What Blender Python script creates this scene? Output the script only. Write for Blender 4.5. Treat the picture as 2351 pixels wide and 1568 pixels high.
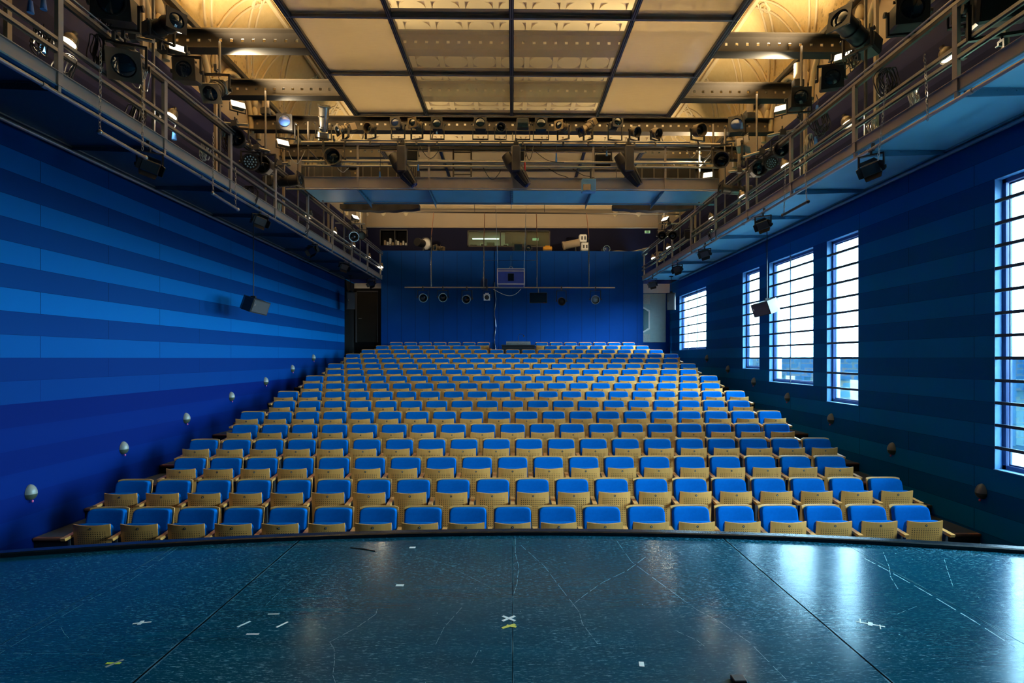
import bpy, math, random
from mathutils import Vector, Matrix, Euler

for o in list(bpy.data.objects):
    bpy.data.objects.remove(o, do_unlink=True)
SC = bpy.context.scene
COL = SC.collection
random.seed(7)
R = math.radians

# ------------------------------------------------------------------ camera
W, H, F = 2351.0, 1568.0, 1290.0
YAW = R(-0.8)
CAMZ = 1.6
VPX, VPY = 1177.0, 822.0
SHX = (1175.5 + F * math.tan(-YAW) * -1 - VPX) / W      # keeps the hall axis at VPX
SHY = (VPY - 784.0) / W
cam = bpy.data.cameras.new('camera')
cam.sensor_width = 36.0
cam.lens = F / W * 36.0
cam.shift_x = SHX
cam.shift_y = SHY
cam.clip_start = 0.05
cam.clip_end = 200
co = bpy.data.objects.new('camera', cam)
COL.objects.link(co)
co.location = (0, 0, CAMZ)
co.rotation_euler = (R(90), 0, YAW)
SC.camera = co

# ------------------------------------------------------------------ world, exposure
SC.view_settings.view_transform = 'Standard'
SC.view_settings.look = 'None'
SC.view_settings.gamma = 1.0
SC.view_settings.use_curve_mapping = False
SC.view_settings.exposure = 0.0
SC.cycles.use_denoising = True
SC.cycles.max_bounces = 8
SC.cycles.diffuse_bounces = 4
SC.cycles.glossy_bounces = 3
SC.cycles.transparent_max_bounces = 12
SC.cycles.sample_clamp_indirect = 6.0
SC.cycles.caustics_reflective = False
SC.cycles.caustics_refractive = False
SC.cycles.blur_glossy = 0.5
wd = bpy.data.worlds.new('overcast_sky')
SC.world = wd
wd.use_nodes = True
bg = wd.node_tree.nodes['Background']
wt = wd.node_tree
tcw = wt.nodes.new('ShaderNodeTexCoord')
spw = wt.nodes.new('ShaderNodeSeparateXYZ')
wt.links.new(tcw.outputs['Generated'], spw.inputs[0])
mrw = wt.nodes.new('ShaderNodeMapRange')          # bright overcast sky, dark land below the horizon
mrw.inputs[1].default_value = -0.03
mrw.inputs[2].default_value = 0.02
mrw.inputs[3].default_value = 6.0
mrw.inputs[4].default_value = 75.0
wt.links.new(spw.outputs[2], mrw.inputs[0])
bg.inputs[0].default_value = (0.47, 0.81, 1.0, 1)
wt.links.new(mrw.outputs[0], bg.inputs[1])
# light portals in the window openings are added with the windows; lamps are added with their fittings
FLOOD_W = 430.0
WORK_W = 24.0
WARM = (1.0, 0.79, 0.50)

# ------------------------------------------------------------------ hall dimensions (z measured from the stage floor)
XW = 6.33            # side walls
BAND = 0.2935        # height of one painted band
XG = 4.95            # inner edge of the side galleries
ZG = CAMZ + 2.99     # underside of the galleries
YB = 22.3            # face of the blue rear wall
YU = 24.4            # upper rear wall
YF = -3.5            # wall behind the photographer
ZC = CAMZ + 8.3      # coffered ceiling
ZCV = CAMZ + 6.54    # springing of the cove
ROW0, ROWD, ROWH = 6.99, 0.886, 0.152
PITCH = 0.55

def at(px, py, Y):
    """point of the hall plane y = Y seen at a pixel of the photograph"""
    u = (px - 1175.5 + SHX * W) / F
    v = -(py - 784.0 - SHY * W) / F
    d = Vector((math.cos(YAW) * u - math.sin(YAW), math.sin(YAW) * u + math.cos(YAW), v))
    return Vector((0, 0, CAMZ)) + d * (Y / d.y)

def atx(px, py, X):
    """point of the hall plane x = X seen at a pixel"""
    u = (px - 1175.5 + SHX * W) / F
    v = -(py - 784.0 - SHY * W) / F
    d = Vector((math.cos(YAW) * u - math.sin(YAW), math.sin(YAW) * u + math.cos(YAW), v))
    return Vector((0, 0, CAMZ)) + d * (X / d.x)

def atz(px, py, Z):
    u = (px - 1175.5 + SHX * W) / F
    v = -(py - 784.0 - SHY * W) / F
    d = Vector((math.cos(YAW) * u - math.sin(YAW), math.sin(YAW) * u + math.cos(YAW), v))
    return Vector((0, 0, CAMZ)) + d * ((Z - CAMZ) / d.z)

# ------------------------------------------------------------------ materials
MATS = {}
class N:
    """small node-tree helper"""
    def __init__(self, name):
        self.m = bpy.data.materials.new(name)
        self.m.use_nodes = True
        self.t = self.m.node_tree
        self.t.nodes.clear()
        self.out = self.t.nodes.new('ShaderNodeOutputMaterial')
    def n(self, kind, **kw):
        nd = self.t.nodes.new('ShaderNode' + kind)
        for k, v in kw.items():
            if k.startswith('i_'):
                nd.inputs[k[2:].replace('_', ' ')].default_value = v
            else:
                setattr(nd, k, v)
        return nd
    def l(self, a, b):
        self.t.links.new(a, b)
    def math(self, op, a, b=None, clamp=False):
        nd = self.t.nodes.new('ShaderNodeMath')
        nd.operation = op
        nd.use_clamp = clamp
        for i, x in enumerate((a, b)):
            if x is None: continue
            if isinstance(x, (int, float)): nd.inputs[i].default_value = x
            else: self.l(x, nd.inputs[i])
        return nd.outputs[0]
    def mix(self, fac, a, b):
        nd = self.t.nodes.new('ShaderNodeMix')
        nd.data_type = 'RGBA'
        for s, x in ((nd.inputs[0], fac), (nd.inputs[6], a), (nd.inputs[7], b)):
            if isinstance(x, (int, float)): s.default_value = x
            elif isinstance(x, tuple): s.default_value = (*x[:3], 1)
            else: self.l(x, s)
        return nd.outputs[2]
    def ramp(self, fac, lo, hi):
        nd = self.t.nodes.new('ShaderNodeMapRange')
        nd.inputs[1].default_value = lo
        nd.inputs[2].default_value = hi
        self.l(fac, nd.inputs[0])
        return nd.outputs[0]
    def coord(self, kind='Object', scale=(1, 1, 1)):
        tc = self.n('TexCoord')
        mp = self.n('Mapping')
        mp.inputs['Scale'].default_value = scale
        self.l(tc.outputs[kind], mp.inputs[0])
        return mp.outputs[0]
    def noise(self, vec, scale, detail=3.0, rough=0.5):
        nd = self.n('TexNoise')
        nd.inputs['Scale'].default_value = scale
        nd.inputs['Detail'].default_value = detail
        nd.inputs['Roughness'].default_value = rough
        if vec is not None: self.l(vec, nd.inputs['Vector'])
        return nd.outputs['Fac']
    def bsdf(self, color, rough, metal=0.0, spec=0.5):
        b = self.n('BsdfPrincipled')
        for nm, x in (('Base Color', color), ('Roughness', rough), ('Metallic', metal), ('Specular IOR Level', spec)):
            s = b.inputs[nm]
            if isinstance(x, tuple): s.default_value = (*x[:3], 1)
            elif isinstance(x, (int, float)): s.default_value = x
            else: self.l(x, s)
        self.l(b.outputs[0], self.out.inputs[0])
        return b
    def bump(self, b, h, strength, dist=0.01):
        nd = self.n('Bump')
        nd.inputs['Strength'].default_value = strength
        nd.inputs['Distance'].default_value = dist
        self.l(h, nd.inputs['Height'])
        self.l(nd.outputs[0], b.inputs['Normal'])

def plain(name, col, rough=0.5, metal=0.0, var=0.12, scale=9.0, bump=0.0, spec=0.5):
    k = N(name)
    v = k.coord()
    f = k.noise(v, scale, 4)
    c = k.mix(f, tuple(x * (1 - var) for x in col), tuple(min(1, x * (1 + var)) for x in col))
    b = k.bsdf(c, rough, metal, spec)
    if bump: k.bump(b, k.noise(v, scale * 6, 3), bump, 0.004)
    MATS[name] = k.m
    return k.m

def glow(name, col, strength):
    k = N(name)
    e = k.n('Emission')
    e.inputs[0].default_value = (*col, 1)
    e.inputs[1].default_value = strength
    k.l(e.outputs[0], k.out.inputs[0])
    MATS[name] = k.m
    return k.m

plain('steel', (0.26, 0.235, 0.21), 0.42, 0.75, 0.18, 5)
plain('galvanised', (0.48, 0.46, 0.43), 0.30, 0.8, 0.2, 7)
plain('chain_steel', (0.62, 0.58, 0.52), 0.3, 0.9)
plain('black_metal', (0.018, 0.018, 0.020), 0.42, 0.1, 0.3)
plain('black_rubber', (0.014, 0.014, 0.016), 0.6)
plain('dark_grey', (0.05, 0.05, 0.055), 0.45)
plain('brown_metal', (0.20, 0.16, 0.11), 0.35, 0.5)
plain('silver', (0.72, 0.68, 0.6), 0.22, 0.9, 0.1)
plain('beam_paint', (0.030, 0.023, 0.015), 0.5, 0.0, 0.15, 4)
plain('blue_steel', (0.09, 0.26, 0.38), 0.45, 0.1)
plain('toe_paint', (0.42, 0.37, 0.32), 0.5, 0.1, 0.15, 3)
plain('cloth_blue', (0.0005, 0.104, 0.40), 0.95, 0.0, 0.14, 30, 0.25, 0.03)
plain('blue_sleeve', (0.02, 0.16, 0.55), 0.5)
plain('red_plastic', (0.55, 0.01, 0.02), 0.45)
plain('pink_bulb', (0.75, 0.12, 0.3), 0.3)
plain('egg_grey', (0.24, 0.24, 0.21), 0.35)
plain('egg_dark', (0.05, 0.06, 0.04), 0.4)
plain('rear_blue', (0.0005, 0.048, 0.26), 0.6, 0.0, 0.15, 1.5, 0, 0.08)
plain('navy_paint', (0.008, 0.009, 0.028), 0.75, 0.0, 0.15, 2, 0, 0.1)
plain('cream', (0.52, 0.42, 0.28), 0.8, 0.0, 0.1, 1.2, 0.1)
plain('taupe', (0.36, 0.28, 0.19), 0.8, 0.0, 0.1, 1.2, 0.1)
plain('pale_wall', (0.74, 0.73, 0.68), 0.8, 0.0, 0.06, 1)
plain('dark_wall', (0.007, 0.007, 0.008), 0.85, 0.0, 0.1, 3, 0, 0.1)
plain('tread_carpet', (0.045, 0.06, 0.075), 0.9, 0.0, 0.2, 20)
plain('riser_dark', (0.012, 0.014, 0.02), 0.8)
plain('nosing_wood', (0.26, 0.10, 0.045), 0.45, 0.0, 0.2, 12)
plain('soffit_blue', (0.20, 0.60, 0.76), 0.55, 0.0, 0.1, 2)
plain('soffit_shaded', (0.016, 0.055, 0.10), 0.55, 0.0, 0.1, 2)  # darkened copy of the soffit colour, with the gallery's shade put in
plain('frame_blue', (0.015, 0.06, 0.22), 0.5)
plain('reveal_blue', (0.16, 0.42, 0.75), 0.55)
plain('bar_dark', (0.012, 0.03, 0.06), 0.5)
plain('stone', (0.75, 0.80, 0.80), 0.8)
plain('parapet_stone', (0.02, 0.09, 0.11), 0.8)
plain('door_dark', (0.014, 0.012, 0.009), 0.7, 0.0, 0.2, 4, 0, 0.2)
plain('door_teal', (0.30, 0.42, 0.42), 0.5)
plain('mosaic', (0.42, 0.45, 0.42), 0.6, 0.0, 0.5, 40)
plain('hex_glass', (0.02, 0.10, 0.12), 0.2)
plain('white_paint', (0.75, 0.74, 0.70), 0.45)
plain('case_blue', (0.02, 0.07, 0.42), 0.45)
plain('yellow_plastic', (0.65, 0.30, 0.02), 0.5)
plain('tape_white', (0.78, 0.80, 0.76), 0.6)
plain('tape_yellow', (0.70, 0.62, 0.10), 0.6)
plain('tape_green', (0.55, 0.65, 0.05), 0.6)
plain('sign_green', (0.05, 0.35, 0.10), 0.5)
plain('timber', (0.55, 0.36, 0.18), 0.6, 0.0, 0.25, 8)
plain('console_grey', (0.22, 0.26, 0.26), 0.5, 0.0, 0.5, 60)
plain('lens_glass', (0.008, 0.02, 0.035), 0.06, 0.0, 0.1, 4, 0, 0.9)
plain('lens_blue', (0.02, 0.05, 0.20), 0.08, 0.0, 0.1, 4, 0, 0.9)
plain('led_cell', (0.25, 0.42, 0.55), 0.15)
plain('curb_black', (0.006, 0.010, 0.013), 0.22, 0.0, 0.8, 30, 0.3)
plain('scratch_pale', (0.13, 0.30, 0.37), 0.5)
plain('number_disc', (0.016, 0.016, 0.02), 0.4)
plain('alu_bar', (0.30, 0.27, 0.24), 0.35, 0.8)
plain('bar_black', (0.03, 0.027, 0.025), 0.4, 0.4)
glow('flood_glow', (1.0, 0.88, 0.64), 5.0)
glow('work_glow', (1.0, 0.88, 0.66), 5.0)
glow('tube_glow', (0.85, 1.0, 0.85), 4.0)
glow('sign_glow', (0.45, 0.75, 0.35), 0.6)

# beech veneer with rows of punched holes
def wood(name, holes):
    k = N(name)
    tc = k.n('TexCoord')
    info = k.n('ObjectInfo')
    add = k.n('VectorMath', operation='ADD')
    k.l(tc.outputs['Object'], add.inputs[0])
    k.l(info.outputs['Random'], add.inputs[1])
    mp = k.n('Mapping')
    mp.inputs['Scale'].default_value = (30, 6, 1.6)
    k.l(add.outputs[0], mp.inputs[0])
    f = k.noise(mp.outputs[0], 2.2, 4)
    base = k.mix(f, (0.68, 0.285, 0.062), (0.88, 0.43, 0.125))
    tone = k.math('ADD', k.math('MULTIPLY', info.outputs['Random'], 0.22), 0.89)
    hs = k.n('HueSaturation')
    k.l(tone, hs.inputs['Value'])
    k.l(base, hs.inputs['Color'])
    c = hs.outputs[0]
    if holes:
        sp = k.n('SeparateXYZ')
        k.l(tc.outputs['Object'], sp.inputs[0])
        p = 0.0262
        fx = k.math('SUBTRACT', k.math('FRACT', k.math('ADD', k.math('DIVIDE', sp.outputs[0], p), 0.5)), 0.5)
        fz = k.math('SUBTRACT', k.math('FRACT', k.math('DIVIDE', sp.outputs[2], p)), 0.5)
        r2 = k.math('ADD', k.math('MULTIPLY', fx, fx), k.math('MULTIPLY', fz, fz))
        hole = k.math('LESS_THAN', r2, 0.055)
        ax = k.math('ABSOLUTE', sp.outputs[0])
        lo, hi, wd_ = holes
        inx = k.math('LESS_THAN', ax, wd_)
        inz = k.math('MULTIPLY', k.math('GREATER_THAN', sp.outputs[2], lo), k.math('LESS_THAN', sp.outputs[2], hi))
        hole = k.math('MULTIPLY', hole, k.math('MULTIPLY', inx, inz))
        c = k.mix(hole, c, (0.055, 0.02, 0.006))
    k.bsdf(c, 0.38, 0.0, 0.45)
    MATS[name] = k.m
wood('beech', None)
wood('beech_punched', (0.10, 0.485, 0.170))
wood('beech_shell', (0.20, 0.60, 0.170))

# painted wall bands: even bands lighter; panel joints every 2.55 m, staggered in the dark bands
def banded(name, light, dark, z_taupe, low=None):
    k = N(name)
    geo = k.n('NewGeometry')
    sp = k.n('SeparateXYZ')
    k.l(geo.outputs['Position'], sp.inputs[0])
    zr = k.math('SUBTRACT', sp.outputs[2], CAMZ)
    band = k.math('FLOOR', k.math('DIVIDE', zr, BAND))
    odd = k.math('FLOORED_MODULO', band, 2.0)
    c = k.mix(odd, light, dark)
    f = k.noise(k.coord('Object', (1, 1, 1)), 0.8, 3)
    c = k.mix(k.math('MULTIPLY', f, 0.25), c, tuple(x * 0.6 for x in light))
    ph = k.math('DIVIDE', k.math('SUBTRACT', sp.outputs[1], 7.62), 2.55)
    ph = k.math('ADD', ph, k.math('MULTIPLY', odd, 0.5))
    j = k.math('LESS_THAN', k.math('ABSOLUTE', k.math('SUBTRACT', k.math('FRACT', k.math('ADD', ph, 0.5)), 0.5)), 0.0018)
    fz = k.math('FRACT', k.math('DIVIDE', zr, BAND))
    jz = k.math('LESS_THAN', fz, 0.014)
    c = k.mix(k.math('MAXIMUM', j, jz), c, tuple(x * 0.35 for x in dark))
    if low:                                    # the bands turn deeper and closer in tone towards the floor
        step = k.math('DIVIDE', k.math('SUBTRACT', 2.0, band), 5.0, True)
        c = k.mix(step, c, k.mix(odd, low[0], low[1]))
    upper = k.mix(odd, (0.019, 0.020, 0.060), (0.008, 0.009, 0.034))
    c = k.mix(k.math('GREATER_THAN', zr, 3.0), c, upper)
    up = k.math('GREATER_THAN', zr, z_taupe)
    fin = k.mix(up, c, (0.36, 0.28, 0.19))
    b = k.bsdf(fin, 0.6, 0.0, 0.05)
    MATS[name] = k.m
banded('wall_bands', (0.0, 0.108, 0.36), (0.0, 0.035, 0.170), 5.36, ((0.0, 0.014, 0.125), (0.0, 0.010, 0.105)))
banded('wall_bands_teal_fill', (0.0, 0.135, 0.44), (0.0, 0.078, 0.30), 5.36)  # window-wall copy of the bands, bounce light put into the lighter teal

# scuffed black stage boards
def stage_mat():
    k = N('stage_boards')
    geo = k.n('NewGeometry')
    sp = k.n('SeparateXYZ')
    k.l(geo.outputs['Position'], sp.inputs[0])
    pos = geo.outputs['Position']
    def scaled(s, rot=0.0):
        mp = k.n('Mapping')
        mp.inputs['Scale'].default_value = s
        mp.inputs['Rotation'].default_value = (0, 0, rot)
        k.l(pos, mp.inputs[0])
        return mp.outputs[0]
    patch = k.ramp(k.noise(scaled((1, 1, 1)), 0.9, 3), 0.36, 0.66)
    s1 = k.ramp(k.noise(scaled((7, 70, 1)), 2.0, 5, 0.72), 0.57, 0.70)
    s0 = k.ramp(k.noise(scaled((16, 120, 1)), 1.6, 3, 0.6), 0.60, 0.70)
    s2 = k.ramp(k.noise(scaled((60, 5, 1), 0.5), 1.8, 4, 0.65), 0.68, 0.75)
    s3 = k.ramp(k.noise(scaled((55, 5, 1), -0.7), 1.8, 4, 0.65), 0.68, 0.75)
    dots = k.ramp(k.noise(scaled((1, 1, 1)), 48, 2), 0.745, 0.78)
    a = k.math('MULTIPLY', k.math('MAXIMUM', s1, k.math('MULTIPLY', s0, 0.8)), k.math('ADD', k.math('MULTIPLY', patch, 0.80), 0.20))
    a = k.math('MAXIMUM', a, k.math('MULTIPLY', k.math('MAXIMUM', s2, s3), 0.30))
    a = k.math('MAXIMUM', a, k.math('MULTIPLY', dots, 0.8), True)
    # worn edges beside the joints
    seam = None
    wear = None
    for x in (-2.86, -1.87, 0.0, 1.87, 2.86, 4.3, -4.3):
        d = k.math('ABSOLUTE', k.math('SUBTRACT', sp.outputs[0], x + 0.0))
        s = k.math('LESS_THAN', d, 0.0055 if abs(x) in (1.87, 4.3) else 0.002)
        w_ = k.math('LESS_THAN', d, 0.008 if abs(x) > 2 else (0.016 if x else 0.005))
        seam = s if seam is None else k.math('MAXIMUM', seam, s)
        wear = w_ if wear is None else k.math('MAXIMUM', wear, w_)
    wear = k.math('MULTIPLY', wear, k.ramp(k.noise(scaled((60, 5, 1)), 1.0, 4), 0.45, 0.62))
    a = k.math('MAXIMUM', a, k.math('MULTIPLY', wear, 0.30), True)
    base = k.mix(k.noise(scaled((1, 5, 1)), 1.6, 4), (0.0005, 0.028, 0.050), (0.002, 0.068, 0.114))
    c = k.mix(a, base, (0.24, 0.50, 0.60))
    c = k.mix(seam, c, (0.002, 0.003, 0.004))
    rg = k.math('ADD', k.math('MULTIPLY', k.noise(scaled((2, 14, 1)), 2.0, 4), 0.13), 0.10)
    rg = k.math('ADD', rg, k.math('MULTIPLY', a, 0.3))
    b = k.bsdf(c, k.math('MAXIMUM', rg, seam), 0.0, k.math('MULTIPLY', k.math('SUBTRACT', 1.0, seam), 0.40))
    b.inputs['Specular Tint'].default_value = (0.12, 0.72, 1.0, 1)
    hh = k.math('ADD', k.noise(scaled((3, 26, 1)), 2.0, 4), k.math('MULTIPLY', seam, -2.0))
    k.bump(b, hh, 0.035, 0.01)
    MATS['stage_boards'] = k.m
stage_mat()

# moulded plaster of the cove: strap work, pitted foliage
def plaster():
    k = N('plaster_relief')
    geo = k.n('NewGeometry')
    sp = k.n('SeparateXYZ')
    k.l(geo.outputs['Position'], sp.inputs[0])
    pos = geo.outputs['Position']
    vo = k.n('TexVoronoi', feature='F1')
    vo.inputs['Scale'].default_value = 9.0
    k.l(pos, vo.inputs['Vector'])
    zz = k.ramp(sp.outputs[2], ZCV + 0.95, ZCV + 0.15)
    clump = k.ramp(k.noise(pos, 1.7, 3), 0.45, 0.6)
    pit = k.math('MULTIPLY', k.math('LESS_THAN', vo.outputs['Distance'], 0.27), k.math('MULTIPLY', zz, clump))
    leaf = k.noise(pos, 7.0, 5, 0.65)
    c = k.mix(leaf, (0.60, 0.42, 0.165), (0.74, 0.56, 0.27))
    c = k.mix(k.math('MULTIPLY', pit, 0.75), c, (0.09, 0.05, 0.02))
    b = k.bsdf(c, 0.75, 0.0, 0.3)
    h = k.math('SUBTRACT', k.math('MULTIPLY', leaf, k.math('ADD', k.math('MULTIPLY', zz, 1.0), 0.35)), pit)
    k.bump(b, h, 0.8, 0.05)
    MATS['plaster_relief'] = k.m
plaster()
plain('plaster', (0.66, 0.52, 0.30), 0.75, 0.0, 0.12, 2, 0.2)
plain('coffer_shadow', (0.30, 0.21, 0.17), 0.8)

def glass_mat(name, tint, gloss_mix, rough):
    k = N(name)
    t = k.n('BsdfTransparent')
    t.inputs[0].default_value = (*tint, 1)
    g = k.n('BsdfGlossy')
    g.inputs['Roughness'].default_value = rough
    fr = k.n('Fresnel')
    fr.inputs[0].default_value = 1.45
    m = k.n('MixShader')
    k.l(k.math('MULTIPLY', fr.outputs[0], gloss_mix), m.inputs[0])
    k.l(t.outputs[0], m.inputs[1])
    k.l(g.outputs[0], m.inputs[2])
    k.l(m.outputs[0], k.out.inputs[0])
    MATS[name] = k.m
glass_mat('window_glass', (0.97, 0.99, 1.0), 0.8, 0.02)
glass_mat('booth_glass', (0.7, 0.85, 0.8), 1.0, 0.05)

def poly_mat(name, clear, tint):
    """twin-wall sheet: partly see-through, partly diffusing, with a soft sheen"""
    k = N(name)
    v = k.coord('Object', (1, 14, 1))
    ribs = k.noise(v, 6.0, 2)
    t = k.n('BsdfTransparent')
    t.inputs[0].default_value = (*tint, 1)
    d = k.n('BsdfTranslucent')
    d.inputs[0].default_value = (0.50, 0.48, 0.42, 1)
    df = k.n('BsdfDiffuse')
    df.inputs[0].default_value = (0.40, 0.38, 0.33, 1)
    m0 = k.n('MixShader')
    m0.inputs[0].default_value = 0.30
    k.l(d.outputs[0], m0.inputs[1])
    k.l(df.outputs[0], m0.inputs[2])
    m1 = k.n('MixShader')
    k.l(k.math('ADD', k.math('MULTIPLY', ribs, 0.12), clear - 0.06), m1.inputs[0])
    k.l(m0.outputs[0], m1.inputs[1])
    k.l(t.outputs[0], m1.inputs[2])
    g = k.n('BsdfGlossy')
    g.inputs['Roughness'].default_value = 0.16
    g.inputs['Color'].default_value = (0.8, 0.8, 0.8, 1)
    bp = k.n('Bump')
    bp.inputs['Strength'].default_value = 0.12
    bp.inputs['Distance'].default_value = 0.05
    k.l(k.noise(k.coord('Object', (1, 1, 1)), 1.6, 2), bp.inputs['Height'])
    k.l(bp.outputs[0], g.inputs['Normal'])
    m2 = k.n('MixShader')
    m2.inputs[0].default_value = 0.14
    k.l(m1.outputs[0], m2.inputs[1])
    k.l(g.outputs[0], m2.inputs[2])
    k.l(m2.outputs[0], k.out.inputs[0])
    MATS[name] = k.m
poly_mat('sheet_clear', 0.66, (0.84, 0.87, 0.84))
poly_mat('sheet_milky', 0.10, (0.8, 0.75, 0.6))

# ------------------------------------------------------------------ mesh builder
class MB:
    def __init__(self):
        self.v, self.f, self.mi, self.mats, self.cur = [], [], [], [], 0
        self.T = Matrix.Identity(4)
        self.smooth = []
        self.sm = False
    def mat(self, name):
        if name not in self.mats: self.mats.append(name)
        self.cur = self.mats.index(name)
        return self
    def add(self, vs, fs, smooth=None):
        b = len(self.v)
        self.v += [self.T @ Vector(p) for p in vs]
        for f in fs:
            self.f.append([b + i for i in f])
            self.mi.append(self.cur)
            self.smooth.append(self.sm if smooth is None else smooth)
        return self
    def box(self, c, s, rot=None):
        x, y, z = (q / 2 for q in s)
        M = Matrix.Translation(c)
        if rot is not None: M = M @ (rot.to_matrix().to_4x4() if isinstance(rot, Euler) else rot)
        vs = [M @ Vector(p) for p in ((-x, -y, -z), (x, -y, -z), (x, y, -z), (-x, y, -z), (-x, -y, z), (x, -y, z), (x, y, z), (-x, y, z))]
        return self.add(vs, [(0, 3, 2, 1), (4, 5, 6, 7), (0, 1, 5, 4), (1, 2, 6, 5), (2, 3, 7, 6), (3, 0, 4, 7)], False)
    def bb(self, x0, x1, y0, y1, z0, z1):
        return self.box(((x0 + x1) / 2, (y0 + y1) / 2, (z0 + z1) / 2), (abs(x1 - x0), abs(y1 - y0), abs(z1 - z0)))
    def bbox(self, x0, x1, y0, y1, z0, z1, b=0.01):
        """box with chamfered edges"""
        vs = []
        idx = {}
        for ix, (xa, xb) in enumerate(((x0, x0 + b), (x1, x1 - b))):
            for iy, (ya, yb) in enumerate(((y0, y0 + b), (y1, y1 - b))):
                for iz, (za, zb) in enumerate(((z0, z0 + b), (z1, z1 - b))):
                    idx[ix, iy, iz, 0] = len(vs); vs.append((xa, yb, zb))
                    idx[ix, iy, iz, 1] = len(vs); vs.append((xb, ya, zb))
                    idx[ix, iy, iz, 2] = len(vs); vs.append((xb, yb, za))
        I = lambda a, b_, c, d: idx[a, b_, c, d]
        fs = [(I(0,0,0,0),I(0,0,1,0),I(0,1,1,0),I(0,1,0,0)), (I(1,0,0,0),I(1,1,0,0),I(1,1,1,0),I(1,0,1,0)),
              (I(0,0,0,1),I(1,0,0,1),I(1,0,1,1),I(0,0,1,1)), (I(0,1,0,1),I(0,1,1,1),I(1,1,1,1),I(1,1,0,1)),
              (I(0,0,0,2),I(0,1,0,2),I(1,1,0,2),I(1,0,0,2)), (I(0,0,1,2),I(1,0,1,2),I(1,1,1,2),I(0,1,1,2))]
        for a in (0, 1):
            for c in (0, 1):
                fs.append((I(0,a,c,1), I(1,a,c,1), I(1,a,c,2), I(0,a,c,2)))
                fs.append((I(a,0,c,0), I(a,1,c,0), I(a,1,c,2), I(a,0,c,2)))
                fs.append((I(a,c,0,0), I(a,c,1,0), I(a,c,1,1), I(a,c,0,1)))
                for d in (0, 1): fs.append((I(a,c,d,0), I(a,c,d,1), I(a,c,d,2)))
        return self.add(vs, fs, False)
    def cyl(self, p0, p1, r0, r1=None, n=12, caps=True, smooth=True, a0=0.0):
        r1 = r0 if r1 is None else r1
        p0, p1 = Vector(p0), Vector(p1)
        d = (p1 - p0).normalized()
        a = d.orthogonal().normalized() if abs(d.z) < 0.99 else Vector((1, 0, 0))
        if abs(d.z) < 0.99:
            a = d.cross(Vector((0, 0, 1))).normalized()
        b = d.cross(a).normalized()
        vs = []
        for i in range(n):
            t = 2 * math.pi * i / n + a0
            o = a * math.cos(t) + b * math.sin(t)
            vs += [p0 + o * r0, p1 + o * r1]
        self.add(vs, [(2 * i, 2 * ((i + 1) % n), 2 * ((i + 1) % n) + 1, 2 * i + 1) for i in range(n)], smooth)
        if caps:
            self.add([vs[2 * i] for i in range(n)], [tuple(range(n - 1, -1, -1))], False)
            self.add([vs[2 * i + 1] for i in range(n)], [tuple(range(n))], False)
        return self
    def tube(self, pts, r, n=6, closed=False):
        pts = [Vector(p) for p in pts]
        m = len(pts)
        vs = []
        up = Vector((0, 0, 1))
        for i, p in enumerate(pts):
            q0 = pts[i - 1] if (i > 0 or closed) else p
            q1 = pts[(i + 1) % m] if (i < m - 1 or closed) else p
            d = (q1 - q0).normalized() if (q1 - q0).length > 1e-9 else up
            a = d.cross(up)
            if a.length < 0.05: a = d.cross(Vector((1, 0, 0)))
            a.normalize()
            b = d.cross(a).normalized()
            for j in range(n):
                t = 2 * math.pi * j / n
                vs.append(p + a * math.cos(t) * r + b * math.sin(t) * r)
        fs = []
        for i in range(m if closed else m - 1):
            k2 = (i + 1) % m
            for j in range(n):
                fs.append((i * n + j, i * n + (j + 1) % n, k2 * n + (j + 1) % n, k2 * n + j))
        self.add(vs, fs, True)
        if not closed:
            self.add(vs[:n], [tuple(range(n - 1, -1, -1))], False)
            self.add(vs[-n:], [tuple(range(n))], False)
        return self
    def grid(self, fn, nu, nv, smooth=True):
        vs = [fn(i / nu, j / nv) for j in range(nv + 1) for i in range(nu + 1)]
        fs = [(j * (nu + 1) + i, j * (nu + 1) + i + 1, (j + 1) * (nu + 1) + i + 1, (j + 1) * (nu + 1) + i) for j in range(nv) for i in range(nu)]
        return self.add(vs, fs, smooth)
    def shell(self, fn, nu, nv, thick):
        """closed sheet: fn(u,v) front, offset by vector thick at the back"""
        t = Vector(thick)
        a = [Vector(fn(i / nu, j / nv)) for j in range(nv + 1) for i in range(nu + 1)]
        b = [p + t for p in a]
        n = len(a)
        fs = []
        for j in range(nv):
            for i in range(nu):
                q = (j * (nu + 1) + i, j * (nu + 1) + i + 1, (j + 1) * (nu + 1) + i + 1, (j + 1) * (nu + 1) + i)
                fs.append(q)
                fs.append(tuple(n + x for x in reversed(q)))
        self.add(a + b, fs, True)
        rim = [i for i in range(nu + 1)] + [j * (nu + 1) + nu for j in range(1, nv + 1)] + [nv * (nu + 1) + i for i in range(nu - 1, -1, -1)] + [j * (nu + 1) for j in range(nv - 1, 0, -1)]
        m = len(rim)
        vs = [a[i] for i in rim] + [b[i] for i in rim]
        self.add(vs, [(i, m + i, m + (i + 1) % m, (i + 1) % m) for i in range(m)], False)
        return self
    def poly(self, pts, off):
        """extruded polygon"""
        n = len(pts)
        o = Vector(off)
        a = [Vector(p) for p in pts]
        b = [p + o for p in a]
        self.add(a + b, [tuple(range(n)), tuple(range(2 * n - 1, n - 1, -1))] + [(i, n + i, n + (i + 1) % n, (i + 1) % n) for i in range(n)], False)
        return self
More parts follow.
